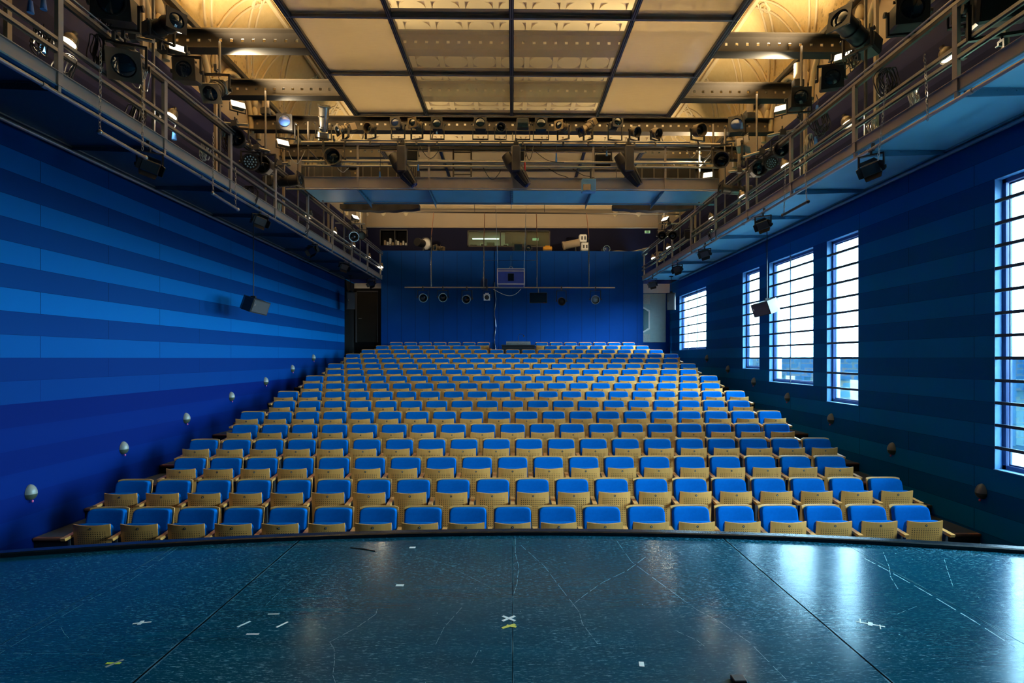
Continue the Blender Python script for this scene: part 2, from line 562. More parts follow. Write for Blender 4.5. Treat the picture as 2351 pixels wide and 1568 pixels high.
    def sphere(self, c, r, nu=12, nv=8, v0=0.0, v1=1.0):
        c = Vector(c)
        rx, ry, rz = (r, r, r) if isinstance(r, (int, float)) else r
        def fn(u, v):
            th = 2 * math.pi * u
            ph = math.pi * (v0 + (v1 - v0) * v)
            return c + Vector((rx * math.sin(ph) * math.cos(th), ry * math.sin(ph) * math.sin(th), rz * math.cos(ph)))
        return self.grid(fn, nu, nv)
    def build(self, name, mat=None, parent=None, loc=None):
        me = bpy.data.meshes.new(name)
        me.from_pydata([tuple(p) for p in self.v], [], self.f)
        names = self.mats if self.mats else [mat]
        for n_ in names: me.materials.append(MATS[n_])
        me.polygons.foreach_set('material_index', self.mi)
        me.polygons.foreach_set('use_smooth', self.smooth)
        me.update()
        o = bpy.data.objects.new(name, me)
        COL.objects.link(o)
        if parent is not None: o.parent = parent
        if loc is not None: o.location = loc
        return o

def tag(o, label, cat, group=None, kind=None):
    o['label'] = label
    o['category'] = cat
    if group: o['group'] = group
    if kind: o['kind'] = kind
    return o
def thing(name, label, cat, loc=(0, 0, 0), group=None, rz=0.0):
    o = bpy.data.objects.new(name, None)
    COL.objects.link(o)
    o.location = loc
    o.rotation_euler = (0, 0, rz)
    o.empty_display_size = 0.1
    return tag(o, label, cat, group)
KIDS = {}
def copy_tree(o, parent=None):
    c = o.copy()
    COL.objects.link(c)
    if parent is not None: c.parent = parent
    for ch in [x for x in KIDS.get(o.name, [])]:
        copy_tree(ch, c)
    return c
def register(o):
    """remember the children of a prototype once, so copying needs no search"""
    for ch in o.children:
        KIDS.setdefault(o.name, []).append(ch)
        register(ch)
def structure(o, label=None, cat=None):
    o['kind'] = 'structure'
    if label: o['label'] = label
    if cat: o['category'] = cat
    return o
ORD = ['zeroth', 'first', 'second', 'third', 'fourth', 'fifth', 'sixth', 'seventh', 'eighth', 'ninth', 'tenth', 'eleventh', 'twelfth', 'thirteenth', 'fourteenth', 'fifteenth', 'sixteenth', 'seventeenth', 'eighteenth', 'nineteenth', 'twentieth', 'twenty-first']
# ================================================================== the setting
# ---- stage
def edge_y(x): return 5.06 - x * x / (2 * 16.4)
m = MB()
NX = 48
xs = [-XW + 2 * XW * i / NX for i in range(NX + 1)]
top, bot = [], []
vs = [(x, YF, 0) for x in xs] + [(x, edge_y(x), 0) for x in xs] + [(x, edge_y(x) + 0.10, -1.08) for x in xs]
fs = []
n1 = NX + 1
for i in range(NX):
    fs.append((i, i + 1, n1 + i + 1, n1 + i))
m.mat('stage_boards').add(vs[:2 * n1], fs, False)
m.mat('scratch_pale')
SCR = [ # long pale scratches in the stage paint, traced on the floor plane
    (0.004, [(1183, 1236), (1183, 1270), (1191, 1300), (1187, 1340), (1177, 1372)]), (0.003, [(1196, 1252), (1250, 1300), (1281, 1342), (1330, 1405), (1337, 1432), (1372, 1478)]),
    (0.004, [(1482, 1279), (1440, 1310), (1382, 1338), (1340, 1368), (1313, 1390)]), (0.003, [(1412, 1236), (1450, 1290), (1512, 1336), (1600, 1400), (1652, 1427), (1722, 1476), (1805, 1560)]),
    (0.003, [(866, 1398), (863, 1410), (820, 1440), (757, 1474), (767, 1490), (768, 1520), (764, 1550), (770, 1567)]), (0.004, [(2028, 1268), (2041, 1300), (2045, 1325), (2064, 1356)]),
    (0.010, [(1985, 1282), (2042, 1312), (2130, 1362), (2230, 1422), (2330, 1486)]), (0.003, [(408, 1258), (300, 1332), (215, 1372), (100, 1440), (0, 1500)]), (0.003, [(2168, 1284), (2176, 1312), (2188, 1346)]),
    (0.002, [(1050, 1310), (1110, 1340), (1150, 1362)]), (0.002, [(980, 1282), (1040, 1300)]), (0.002, [(1060, 1395), (1020, 1440), (1000, 1480)]), (0.002, [(610, 1390), (640, 1360), (672, 1330)]),
    (0.002, [(1100, 1490), (1082, 1525)]), (0.003, [(1555, 1450), (1600, 1470), (1618, 1484)]), (0.002, [(2030, 1405), (2060, 1410), (2105, 1392)]), (0.002, [(30, 1500), (150, 1500), (235, 1502)]), (0.002, [(140, 1440), (148, 1455), (158, 1465)])]
for w_, pts in SCR:
    g = [atz(px, py, 0.0) for px, py in pts]
    fine = []
    for q0, q1 in zip(g, g[1:]):
        for t in range(9): fine.append(q0.lerp(q1, t / 9))
    fine.append(g[-1])
    for i, (q0, q1) in enumerate(zip(fine, fine[1:])):
        if (i * 7 + len(fine)) % 5 == 0: continue          # the scratch skips here and there
        d = (q1 - q0); d.z = 0
        nn = Vector((-d.y, d.x, 0)).normalized() * w_ * (0.35 + 0.65 * abs(math.sin(i * 1.7 + w_ * 900))) / 2
        m.add([(q0.x - nn.x, q0.y - nn.y, 0.0006), (q1.x - nn.x, q1.y - nn.y, 0.0006), (q1.x + nn.x, q1.y + nn.y, 0.0006), (q0.x + nn.x, q0.y + nn.y, 0.0006)], [(0, 1, 2, 3)], False)
fl = m.build('floor')
structure(fl, 'scuffed black stage floor with long board joints', 'floor')
m = MB().mat('curb_black')
prof = [(0.0, -0.02), (0.0, 0.030), (0.012, 0.038), (0.088, 0.038), (0.10, 0.030), (0.10, -1.08)]
def lip(u, v):
    x = -XW + 2 * XW * u
    k = min(int(v * 5 + 1e-6), 5)
    return (x, edge_y(x) + prof[k][0], prof[k][1])
m.grid(lip, NX, 5, False)
lp = m.build('trim_1')
structure(lp, 'black raised curb along the curved stage edge', 'curb')

# ---- stepped auditorium floor
NR = 17
def tread_z(r): return -0.775 + ROWH * (r - 2)
def nose_y(r): return 7.52 + ROWD * (r - 2)
m = MB()
m.mat('tread_carpet').bb(-XW, XW, 3.4, nose_y(1), -1.18, -1.08)
for r in range(1, NR + 1):
    y0, y1 = nose_y(r), (nose_y(r + 1) if r < NR else YU)
    z = tread_z(r)
    m.mat('tread_carpet').add([(-XW, y0, z), (XW, y0, z), (XW, y1, z), (-XW, y1, z)], [(0, 1, 2, 3)], False)
    m.mat('riser_dark').add([(-XW, y0, z - ROWH), (XW, y0, z - ROWH), (XW, y0, z), (-XW, y0, z)], [(0, 1, 2, 3)], False)
st = m.build('floor_steps')
structure(st, 'dark carpeted steps rising under the seat rows', 'floor')
for r in range(1, NR + 1):
    m = MB().mat('nosing_wood')
    y0, z = nose_y(r), tread_z(r)
    m.bbox(-XW + 0.01, XW - 0.01, y0 - 0.035, y0 + 0.03, z - 0.030, z + 0.004, 0.006)
    structure(m.build('trim_%d' % (r + 1)), 'reddish wooden nosing on the %s step up from the stage' % ORD[r], 'step nosing')

# ---- side walls
def zrel(k): return CAMZ + k * BAND
WIN = []   # (y0, y1, z_bottom, z_top, panes)
def wy(px): return atx(px, VPY, XW).y
ZT = zrel(8)
WIN.append((wy(1621), wy(1560), zrel(1), ZT, 3))
WIN.append((wy(1743.5), wy(1705), zrel(-1), ZT, 1))
WIN.append((wy(1867), wy(1766), zrel(-2), ZT, 2))
WIN.append((wy(1970.5), wy(1898), zrel(-3), ZT, 1))
w5b = wy(2283)
WIN.append((w5b - 1.03, w5b, zrel(-5), ZT, 1))
WIN.append((w5b - 1.45 - 2.0, w5b - 1.45, zrel(-5), ZT, 2))  # out-of-view window, added to bring daylight onto the stage
TW = 0.20
m = MB().mat('wall_bands')
m.mat('dark_wall').bb(-XW - TW, -XW, YF, 5.2, -1.2, ZCV)
m.mat('wall_bands').bb(-XW - TW, -XW, 5.2, 21.25, -1.2, ZCV)
m.bb(-XW - TW, -XW, 21.25, YU + 0.3, ZG - 0.02, ZCV)
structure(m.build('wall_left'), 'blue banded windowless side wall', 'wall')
m = MB().mat('wall_bands_teal_fill')
cuts = sorted(WIN)
m.mat('dark_wall').bb(XW, XW + TW, YF, 3.6, -1.2, ZCV)
m.mat('wall_bands_teal_fill')
y = 3.6
for (a, b, zb, zt, n_) in cuts:
    m.bb(XW, XW + TW, y, a, -1.2, ZCV)
    m.bb(XW, XW + TW, a, b, -1.2, zb)
    m.bb(XW, XW + TW, a, b, zt, ZCV)
    y = b
m.bb(XW, XW + TW, y, 21.5, -1.2, ZCV)
m.bb(XW, XW + TW, 21.5, YU + 0.3, ZG - 0.02, ZCV)
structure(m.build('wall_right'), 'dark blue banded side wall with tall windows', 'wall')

# ---- windows with horizontal bars flush with the wall face
wl = ['wide gridded window beside the rear passage', 'narrow window beside the wide pair of panes', 'wide two-pane window between two narrow ones',
      'tall narrow window between the wide one and the bare wall', 'tall narrow window at the stage end', 'wide window added over the stage for light, out of view', 'narrow window over the stage']
for i, (a, b, zb, zt, n_) in enumerate(WIN):
    root = bpy.data.objects.new('window_%d' % (i + 1), None)
    COL.objects.link(root)
    root.location = (XW, (a + b) / 2, zb)
    structure(root, wl[i], 'window')
    hw, hh = (b - a) / 2, zt - zb
    m = MB().mat('reveal_blue')
    t = 0.006
    m.bb(0.002, TW, -hw, -hw + t, 0, hh)
    m.bb(0.002, TW, hw - t, hw, 0, hh)
    m.bb(0.002, TW, -hw, hw, hh - t, hh)
    m.bb(-0.012, TW, -hw, hw, 0, t + 0.006)
    m.build('reveal', None, root)
    m = MB().mat('frame_blue')
    x0, x1, fw = 0.10, 0.165, 0.055
    m.bb(x0, x1, -hw + t, -hw + t + fw, 0.012, hh - t)
    m.bb(x0, x1, hw - t - fw, hw - t, 0.012, hh - t)
    m.bb(x0, x1, -hw, hw, 0.012, 0.012 + fw)
    m.bb(x0, x1, -hw, hw, hh - t - fw, hh - t)
    m.build('window_frame', None, root)
    m = MB().mat('frame_blue')
    g = 0.020
    m.bb(0.125, 0.150, -hw + t + fw + g, -hw + t + fw + g + 0.018, 0.07, hh - 0.07)
    m.bb(0.125, 0.150, hw - t - fw - g - 0.018, hw - t - fw - g, 0.07, hh - 0.07)
    m.bb(0.125, 0.150, -hw + 0.08, hw - 0.08, 0.07, 0.088)
    m.bb(0.125, 0.150, -hw + 0.08, hw - 0.08, hh - 0.09, hh - 0.07)
    m.build('sash', None, root)
    m = MB().mat('window_glass')
    m.bb(0.135, 0.141, -hw + 0.05, hw - 0.05, 0.04, hh - 0.04)
    m.build('pane', None, root)
    for k in range(1, int(round(hh / BAND))):
        m = MB().mat('bar_dark')
        z = k * BAND
        m.bb(0.004, 0.040, -hw, hw, z - 0.020, z + 0.020)
        m.build('crossbar', None, root)
    for q in range(1, n_):
        m = MB().mat('bar_dark')
        yq = -hw + 2 * hw * q / n_
        m.bb(0.012, 0.034, yq - 0.011, yq + 0.011, 0.01, hh)
        m.build('mullion', None, root)
    L = bpy.data.lights.new('window_daylight', 'AREA')
    L.shape = 'RECTANGLE'
    L.size, L.size_y = hh, 2 * hw
    L.cycles.is_portal = True
    lo = bpy.data.objects.new('window_daylight', L)
    COL.objects.link(lo)
    lo.location = (XW + TW + 0.02, (a + b) / 2, zb + hh / 2)
    lo.rotation_euler = (0, R(90), 0)          # faces -x

# ---- outside: terrace with a stone balustrade and pilasters
m = MB().mat('stone')
m.bb(XW + TW + 0.05, 9.4, -2, 30, -0.1, 0.0)
structure(m.build('terrace_ground'), 'pale terrace outside the windows', 'terrace')
XO = 8.6
m = MB().mat('parapet_stone')
m.bb(XO, XO + 0.35, 0, 30, CAMZ - 0.55, CAMZ + 0.0)
m.bb(XO, XO + 0.35, 0, 30, 0.001, 0.12)
structure(m.build('terrace_parapet'), 'dark stone rail of the balustrade outside', 'parapet')
for i in range(14):
    yy = 6.0 + i * 1.75
    m = MB().mat('parapet_stone')
    m.bb(XO + 0.02, XO + 0.33, yy, yy + 0.55, 0.12, CAMZ - 0.55)
    tag(m.build('parapet_pier'), 'dark stone pier of the balustrade seen through the windows', 'balustrade pier', 'balustrade piers outside')
for i, yy in enumerate((14.0, 17.05, 20.1, 7.9)):
    m = MB().mat('stone')
    m.cyl((XO - 0.5, yy, 0.001), (XO - 0.5, yy, 8), 0.11, 0.10, 16)
    tag(m.build('stone_column'), 'pale round column outside the windows', 'column', 'columns outside the windows')

# ---- ends of the hall
m = MB().mat('dark_wall')
m.bb(-XW - TW, XW + TW, YF - 0.2, YF, -1.2, ZC + 0.2)
structure(m.build('wall_front'), 'dark wall behind the stage', 'wall')
m = MB()
zb2 = CAMZ + 5.66
m.mat('navy_paint')
wx0, wx1 = at(1073, 530, YU).x, at(1263, 530, YU).x
wz0, wz1 = at(1170, 567, YU).z, at(1170, 529, YU).z
lx0, lx1 = at(872, 530, YU).x, at(936, 530, YU).x
lz0 = at(872, 563, YU).z
def hole_wall(m, x0, x1, y0, y1, z0, z1, holes):
    x = x0
    for (a, b, c, d) in sorted(holes):
        m.bb(x, a, y0, y1, z0, z1)
        m.bb(a, b, y0, y1, z0, c)
        m.bb(a, b, y0, y1, d, z1)
        x = b
    m.bb(x, x1, y0, y1, z0, z1)
hole_wall(m, -XW - TW, XW + TW, YU, YU + 0.2, 1.2, zb2, [(wx0, wx1, wz0, wz1), (lx0, lx1, lz0, wz1 + 0.02)])
m.mat('taupe').bb(-XW - TW, XW + TW, YU, YU + 0.2, zb2, CAMZ + 6.5)
m.mat('cream').bb(-XW - TW, XW + TW, YU, YU + 0.2, CAMZ + 6.5, ZC + 0.2)
structure(m.build('wall_back'), 'upper rear wall, navy below and tan above', 'wall')
m = MB().mat('taupe')
m.bbox(-XW, XW, YU - 0.06, YU + 0.01, zb2 - 0.02, zb2 + 0.05, 0.02)
structure(m.build('trim_20'))
m = MB().mat('plaster')
m.bbox(-XW, XW, YU - 0.12, YU + 0.01, CAMZ + 6.45, CAMZ + 6.56, 0.03)
for q in (880, 932, 1412, 1466):
    m.sphere((at(q, 490, YU).x, YU - 0.02, CAMZ + 6.40), (0.13, 0.08, 0.26), 10, 6)
structure(m.build('trim_21'))

# blue rear wall in front of it, with a ledge on top
m = MB().mat('rear_blue')
XB = 5.2
ZBT = at(1170, 576, YB).z
gx = at(1135, 700, YB).x
m.bb(-XB, gx - 0.015, YB, YB + 0.12, 1.4, ZBT)
m.bb(gx + 0.015, XB, YB, YB + 0.12, 1.4, ZBT)
m.bb(-XB, XB, YB + 0.06, YU - 0.002, ZBT - 0.10, ZBT)
m.mat('navy_paint').bb(-XB, XB, YB + 0.05, YB + 0.10, 1.4, ZBT - 0.05)
for i in range(-9, 10):                     # narrow board joints
    x = i * 0.55
    m.mat('navy_paint').bb(x - 0.004, x + 0.004, YB - 0.002, YB + 0.01, 1.45, ZBT - 0.05)
structure(m.build('wall_rear'), 'low blue boarded wall behind the last seats', 'wall')
# passages either side of it
for s in (-1, 1):
    m = MB()
    xa, xb = (XB, XW + TW) if s > 0 else (-XW - TW, -XB)
    yp = YB + 0.25
    zl = at(830, 662, yp).z if s < 0 else at(1500, 673, yp).z
    m.mat('pale_wall').bb(xa, xb, yp, yp + 0.1, zl, ZG)
    m.mat('dark_wall' if s < 0 else 'rear_blue').bb(xa, xb, yp, yp + 0.1, 1.3, zl)
    structure(m.build('wall_passage'), 'rear passage wall beside the %s' % ('windows' if s > 0 else 'windowless wall'), 'wall')
    m = MB().mat('dark_wall' if s < 0 else 'wall_bands_teal_fill')
    m.bb(min(s * XW, s * (XW + TW)), max(s * XW, s * (XW + TW)), 21.25 if s < 0 else 21.5, yp, 1.2, ZG - 0.02)
    structure(m.build('wall_return'), 'short end of the side wall in the passage', 'wall')

# doors in the passages
yp = YB + 0.25
d = bpy.data.objects.new('door_1', None); COL.objects.link(d)
p0, p1 = at(817, 786, yp), at(868, 668, yp)
d.location = (p0.x, yp, p0.z)
structure(d, 'dark door in the rear passage by the windowless wall', 'door')
w_, h_ = p1.x - p0.x, p1.z - p0.z
MB().mat('door_dark').bbox(0.06, w_, -0.05, -0.004, 0, h_ - 0.05, 0.01).build('leaf', None, d)
m = MB().mat('dark_grey')
m.bb(0, 0.06, -0.07, -0.002, 0, h_); m.bb(0, w_, -0.07, -0.002, h_ - 0.05, h_)
m.build('door_frame', None, d)
MB().mat('galvanised').cyl((0.14, -0.05, 0.95), (0.14, -0.10, 0.95), 0.012).cyl((0.14, -0.10, 0.95), (0.26, -0.10, 0.95), 0.010).build('door_handle', None, d)
d = bpy.data.objects.new('door_2', None); COL.objects.link(d)
p0, p1 = at(1473, 786, yp), at(1528, 674, yp)
d.location = (p0.x, yp, p0.z)
structure(d, 'pale door with a six-sided window in the passage by the windows', 'door')
w_, h_ = p1.x - p0.x, p1.z - p0.z
MB().mat('door_teal').bbox(-0.35, w_, -0.05, -0.004, 0, h_, 0.01).build('leaf', None, d)
cx = 0.06
def hexa(r, hz):
    return [(cx + a * r, -0.055, h_ * 0.46 + b * hz) for a, b in ((-1, -0.72), (0, -1), (1, -0.72), (1, 0.72), (0, 1), (-1, 0.72))]
MB().mat('white_paint').poly(hexa(0.26, 0.52), (0, -0.02, 0)).build('hexagon_frame', None, d)
MB().mat('hex_glass').poly([(x, y - 0.021, z) for x, y, z in hexa(0.20, 0.45)], (0, -0.004, 0)).build('hexagon_pane', None, d)
m = MB().mat('mosaic')
m.bb(-0.30, 0.33, -0.058, -0.05, h_ * 0.78, h_ * 0.97); m.bb(-0.30, 0.33, -0.058, -0.05, 0.05, h_ * 0.17)
m.build('mosaic_panel', None, d)

# control booth behind the upper wall
m = MB().mat('pale_wall')
m.bb(wx0 - 0.6, wx1 + 0.6, YU + 2.2, YU + 2.3, wz0 - 0.8, wz1 + 0.5)
m.mat('dark_grey')
m.bb(wx0 - 0.6, wx0 - 0.5, YU + 0.2, YU + 2.3, wz0 - 0.8, wz1 + 0.5)
m.bb(wx1 + 0.5, wx1 + 0.6, YU + 0.2, YU + 2.3, wz0 - 0.8, wz1 + 0.5)
m.bb(wx0 - 0.6, wx1 + 0.6, YU + 0.2, YU + 2.3, wz1 + 0.4, wz1 + 0.5)
m.bb(wx0 - 0.6, wx1 + 0.6, YU + 0.2, YU + 2.3, wz0 - 0.8, wz0 - 0.7)
m.bb(wx0 + 1.6, wx1 + 0.5, YU + 2.1, YU + 2.2, wz0 - 0.8, wz1 + 0.4)
structure(m.build('wall_booth'), 'inside of the lit control booth', 'wall')
wr = bpy.data.objects.new('window_8', None); COL.objects.link(wr)
wr.location = ((wx0 + wx1) / 2, YU, wz0)
structure(wr, 'long control booth window in the upper rear wall', 'window')
hw, hh = (wx1 - wx0) / 2, wz1 - wz0
m = MB().mat('black_metal')
t = 0.05
m.bb(-hw, -hw + t, -0.03, 0.06, 0, hh); m.bb(hw - t, hw, -0.03, 0.06, 0, hh); m.bb(-hw, hw, -0.03, 0.06, 0, t); m.bb(-hw, hw, -0.03, 0.06, hh - t, hh)
m.bb(-0.38, -0.34, -0.02, 0.05, 0, hh); m.bb(0.75, 0.79, -0.02, 0.05, 0, hh)
m.build('window_frame', None, wr)
MB().mat('booth_glass').bb(-hw, hw, 0.02, 0.028, 0, hh).build('pane', None, wr)
m = MB().mat('tube_glow').cyl((wx0 + 0.15, YU + 1.0, wz1 - 0.16), (wx0 + 1.35, YU + 1.0, wz1 - 0.16), 0.018)
m.mat('white_paint').bb(wx0 + 0.1, wx0 + 1.4, YU + 0.97, YU + 1.03, wz1 - 0.13, wz1 - 0.09)
tag(m.build('tube_lamp'), 'white strip lamp hanging inside the control booth', 'lamp')
m = MB().mat('sign_glow').bb(wx1 - 0.72, wx1 - 0.45, YU + 1.2, YU + 1.25, wz1 - 0.16, wz1 - 0.08)
m.mat('white_paint').bb(wx1 - 0.73, wx1 - 0.44, YU + 1.25, YU + 1.3, wz1 - 0.18, wz1 - 0.06)
tag(m.build('wall_panel_lamp'), 'greenish lit panel deep in the control booth', 'lamp')
for i, (x, w2, h2, mt) in enumerate(((-1.55, 0.3, 0.16, 'dark_grey'), (-1.15, 0.22, 0.22, 'pale_wall'), (-0.8, 0.34, 0.26, 'dark_grey'), (-0.15, 0.25, 0.2, 'pale_wall'), (0.35, 0.4, 0.3, 'black_metal'))):
    m = MB().mat(mt).bbox(x - w2 / 2, x + w2 / 2, 0.3, 0.5, 0, h2, 0.01).mat('black_metal').bb(x - w2 / 3, x + w2 / 3, 0.31, 0.29, h2 * 0.2, h2 * 0.8)
    o = m.build('equipment_case', loc=wr.location)
    tag(o, ['dark flat case at the end of the booth sill', 'pale square box on the booth sill', 'dark taller case on the booth sill', 'pale box beside the booth mullion', 'tall black case in the booth, nearest the middle'][i], 'equipment')
m = MB().mat('pale_wall').bb(wx0 - 0.4, wx1 + 0.4, YU + 0.21, YU + 0.8, wz0 - 0.06, wz0 - 0.0)
tag(m.build('booth_desk'), 'pale desk behind the control booth window', 'desk')
# dim store window at the end of the upper wall
w8 = bpy.data.objects.new('window_9', None); COL.objects.link(w8)
w8.location = (lx0, YU, lz0)
structure(w8, 'dim store opening in the upper rear wall', 'window')
ww, hh = lx1 - lx0, wz1 + 0.02 - lz0
m = MB().mat('black_metal')
m.bb(0, 0.04, -0.02, 0.05, 0, hh); m.bb(ww - 0.04, ww, -0.02, 0.05, 0, hh); m.bb(0, ww, -0.02, 0.05, hh - 0.04, hh); m.bb(ww * 0.53, ww * 0.53 + 0.03, -0.02, 0.05, 0, hh)
m.build('window_frame', None, w8)
m = MB().mat('dark_wall').bb(-0.1, ww + 0.1, 0.7, 0.75, -0.2, hh + 0.1).bb(-0.1, ww + 0.1, 0.2, 0.75, -0.2, -0.01).bb(-0.15, -0.1, 0.2, 0.75, -0.2, hh + 0.15).bb(ww + 0.1, ww + 0.15, 0.2, 0.75, -0.2, hh + 0.15).bb(-0.15, ww + 0.15, 0.2, 0.75, hh + 0.1, hh + 0.15)
m.build('recess', None, w8)
for i in range(9):
    h2 = 0.16 + 0.30 * random.random() * (1.2 - i * 0.08)
    m = MB().mat('pale_wall' if i % 3 else 'taupe').bbox(-0.04, 0.04, -0.1, 0.1, 0, h2, 0.005).mat('dark_grey').bb(-0.03, 0.03, -0.105, -0.1, h2 * 0.2, h2 * 0.3)
    tag(m.build('binder', loc=(lx0 + 0.16 + i * 0.115, YU + 0.36, lz0 - 0.005)), 'pale folder standing in the dim store opening, %s of the row' % ORD[i + 1], 'folder', 'folders in the store opening')
# running-man exit sign
p = at(1486, 533, YU)
ex = thing('exit_sign', 'small green escape sign on the upper rear wall', 'sign', (p.x, YU - 0.03, p.z))
MB().mat('white_paint').bbox(-0.12, 0.12, -0.02, 0.028, -0.06, 0.06, 0.008).build('sign_plate', None, ex)
m = MB().mat('sign_glow').bb(-0.115, 0.115, -0.024, -0.019, -0.055, 0.055)
m.mat('sign_green').bb(-0.05, 0.05, -0.027, -0.0235, -0.045, 0.045)
m.mat('white_paint')
m.cyl((0.010, -0.0275, 0.030), (0.010, -0.029, 0.030), 0.009, n=8)
for a, b in (((0.006, 0.018), (-0.006, -0.008)), ((-0.006, -0.008), (0.016, -0.018)), ((0.016, -0.018), (0.014, -0.038)), ((-0.006, -0.008), (-0.026, -0.024)), ((0.006, 0.014), (0.028, 0.004)), ((0.004, 0.014), (-0.018, 0.006))):
    m.cyl((a[0], -0.028, a[1]), (b[0], -0.028, b[1]), 0.004, n=5)
m.build('pictogram', None, ex)

# ---- ceiling: cove, coffers
m = MB().mat('plaster_relief')
Y0, Y1 = YF, YU + 0.2
def cove(s):
    def fn(u, v):
        t = v * math.pi / 2
        x = XW - 0.95 * (1 - math.cos(t))
        z = ZCV + (ZC - ZCV) * math.sin(t)
        return (s * x, Y0 + (Y1 - Y0) * u, z)
    return fn
for s in (-1, 1): m.grid(cove(s), 30, 10)
structure(m.build('ceiling_cove'), 'gilded plaster cove above both galleries', 'ceiling')
m = MB()
XC = XW - 0.95
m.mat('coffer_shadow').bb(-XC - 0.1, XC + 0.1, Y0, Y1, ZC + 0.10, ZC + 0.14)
nx, ny, cs = 13, 22, 0.80
ya = 5.9
m.mat('plaster')
for i in range(nx + 1):
    x = (i - nx / 2) * cs
    m.bb(x - 0.07, x + 0.07, ya, ya + ny * cs, ZC + 0.04, ZC + 0.11)
for j in range(ny + 1):
    y = ya + j * cs
    m.bb(-nx / 2 * cs - 0.10, nx / 2 * cs + 0.10, y - 0.07, y + 0.07, ZC + 0.042, ZC + 0.112)
for i in range(nx):
    for j in range(ny):
        x, y = (i + 0.5 - nx / 2) * cs, ya + (j + 0.5) * cs
        m.cyl((x, y, ZC + 0.065), (x, y, ZC + 0.11), 0.325, 0.325, 24)
m.bb(-XC - 0.1, XC + 0.1, Y0, ya, ZC, ZC + 0.1)
structure(m.build('ceiling'), 'cream coffered ceiling with round bosses', 'ceiling')
# mouldings where the cove meets the ceiling and the wall
tn = 22
for s in (-1, 1):
    m = MB().mat('plaster')
    m.bbox(s * XC - 0.14, s * XC + 0.14, Y0, Y1, ZC - 0.07, ZC + 0.02, 0.03)
    m.bbox(s * (XC + 0.22) - 0.05, s * (XC + 0.22) + 0.05, Y0, Y1, ZC - 0.15, ZC - 0.05, 0.02)
    structure(m.build('trim_%d' % tn)); tn += 1
    m = MB().mat('beam_paint')
    m.bbox(s * (XW - 0.10) - 0.06, s * (XW - 0.10) + 0.06, Y0, Y1, ZCV - 0.10, ZCV + 0.02, 0.015)
    structure(m.build('trim_%d' % tn)); tn += 1
# strap-work ribs on the cove and lunette arches on the wall below, bay by bay
BAY = 1.85
for s in (-1, 1):
    for i in range(-1, 10):
        yb = 6.4 + i * BAY
        m = MB().mat('plaster')
        def cp(yy, t, off=0.02):
            x = XW - 0.95 * (1 - math.cos(t)); z = ZCV + (ZC - ZCV) * math.sin(t)
            nrm = Vector((-math.cos(t) / 0.95, 0, -math.sin(t) / (ZC - ZCV))).normalized()
            q = Vector((x, yy, z)) + nrm * off
            return (s * q.x, q.y, q.z)
        for dy0, dy1 in ((0.0, 0.9), (0.28, 1.18), (1.8, 0.9), (1.52, 0.62)):
            m.tube([cp(yb + dy0 + (dy1 - dy0) * t / 8, 0.15 + 1.2 * t / 8) for t in range(9)], 0.028, 5)
        m.tube([cp(yb + 0.92 + 0.16 * math.cos(t * 0.7) * (1 - t / 14), 1.05 + 0.16 * math.sin(t * 0.7) * (1 - t / 14)) for t in range(12)], 0.03, 5)
        structure(m.build('trim_%d' % tn)); tn += 1
        m = MB().mat('plaster')
        zb = CAMZ + 5.40
        rr, hz = 0.74, 1.02
        pts = [(s * (XW - 0.05), yb + 0.92 + rr * math.cos(R(a)), zb + hz * math.sin(R(a))) for a in range(0, 181, 12)]
        m.tube(pts, 0.06, 6)
        m.tube([(s * (XW - 0.03), y, z + 0.08) for _, y, z in pts], 0.04, 6)
        for e in (-0.93, 0.93):
            m.sphere((s * (XW - 0.04), yb + 0.92 + e, zb + 0.85), (0.07, 0.10, 0.16), 8, 6)
            m.sphere((s * (XW - 0.04), yb + 0.92 + e * 0.97, zb + 0.60), (0.06, 0.06, 0.13), 8, 6)
        structure(m.build('trim_%d' % tn)); tn += 1

# ---- steel cross beams with square service holes
BEAMS = [8.25, 10.05, 11.85, 13.6, 15.4, 17.2, 19.0]
ZBB = CAMZ + 5.45
for i, by in enumerate(BEAMS):
    m = MB().mat('beam_paint')
    hb = 0.345
    e = XW - 0.02
    m.bb(-e, e, by - 0.12, by + 0.12, ZBB, ZBB + 0.022)
    m.bb(-e, e, by - 0.12, by + 0.12, ZBB + hb - 0.022, ZBB + hb)
    zh, q, sp = ZBB + hb * 0.55, 0.027, 0.192
    m.bb(-e, e, by - 0.008, by + 0.008, ZBB + 0.02, zh - q)
    m.bb(-e, e, by - 0.008, by + 0.008, zh + q, ZBB + hb - 0.02)
    n_ = int(e / sp)
    x = -e
    for k in range(-n_, n_ + 1):
        m.bb(x, k * sp - q, by - 0.008, by + 0.008, zh - q, zh + q)
        x = k * sp + q
    m.bb(x, e, by - 0.008, by + 0.008, zh - q, zh + q)
    tag(m.build('steel_beam'), 'brown steel cross beam with square holes, %s from the stage' % ORD[i + 1], 'beam', 'cross beams under the ceiling')

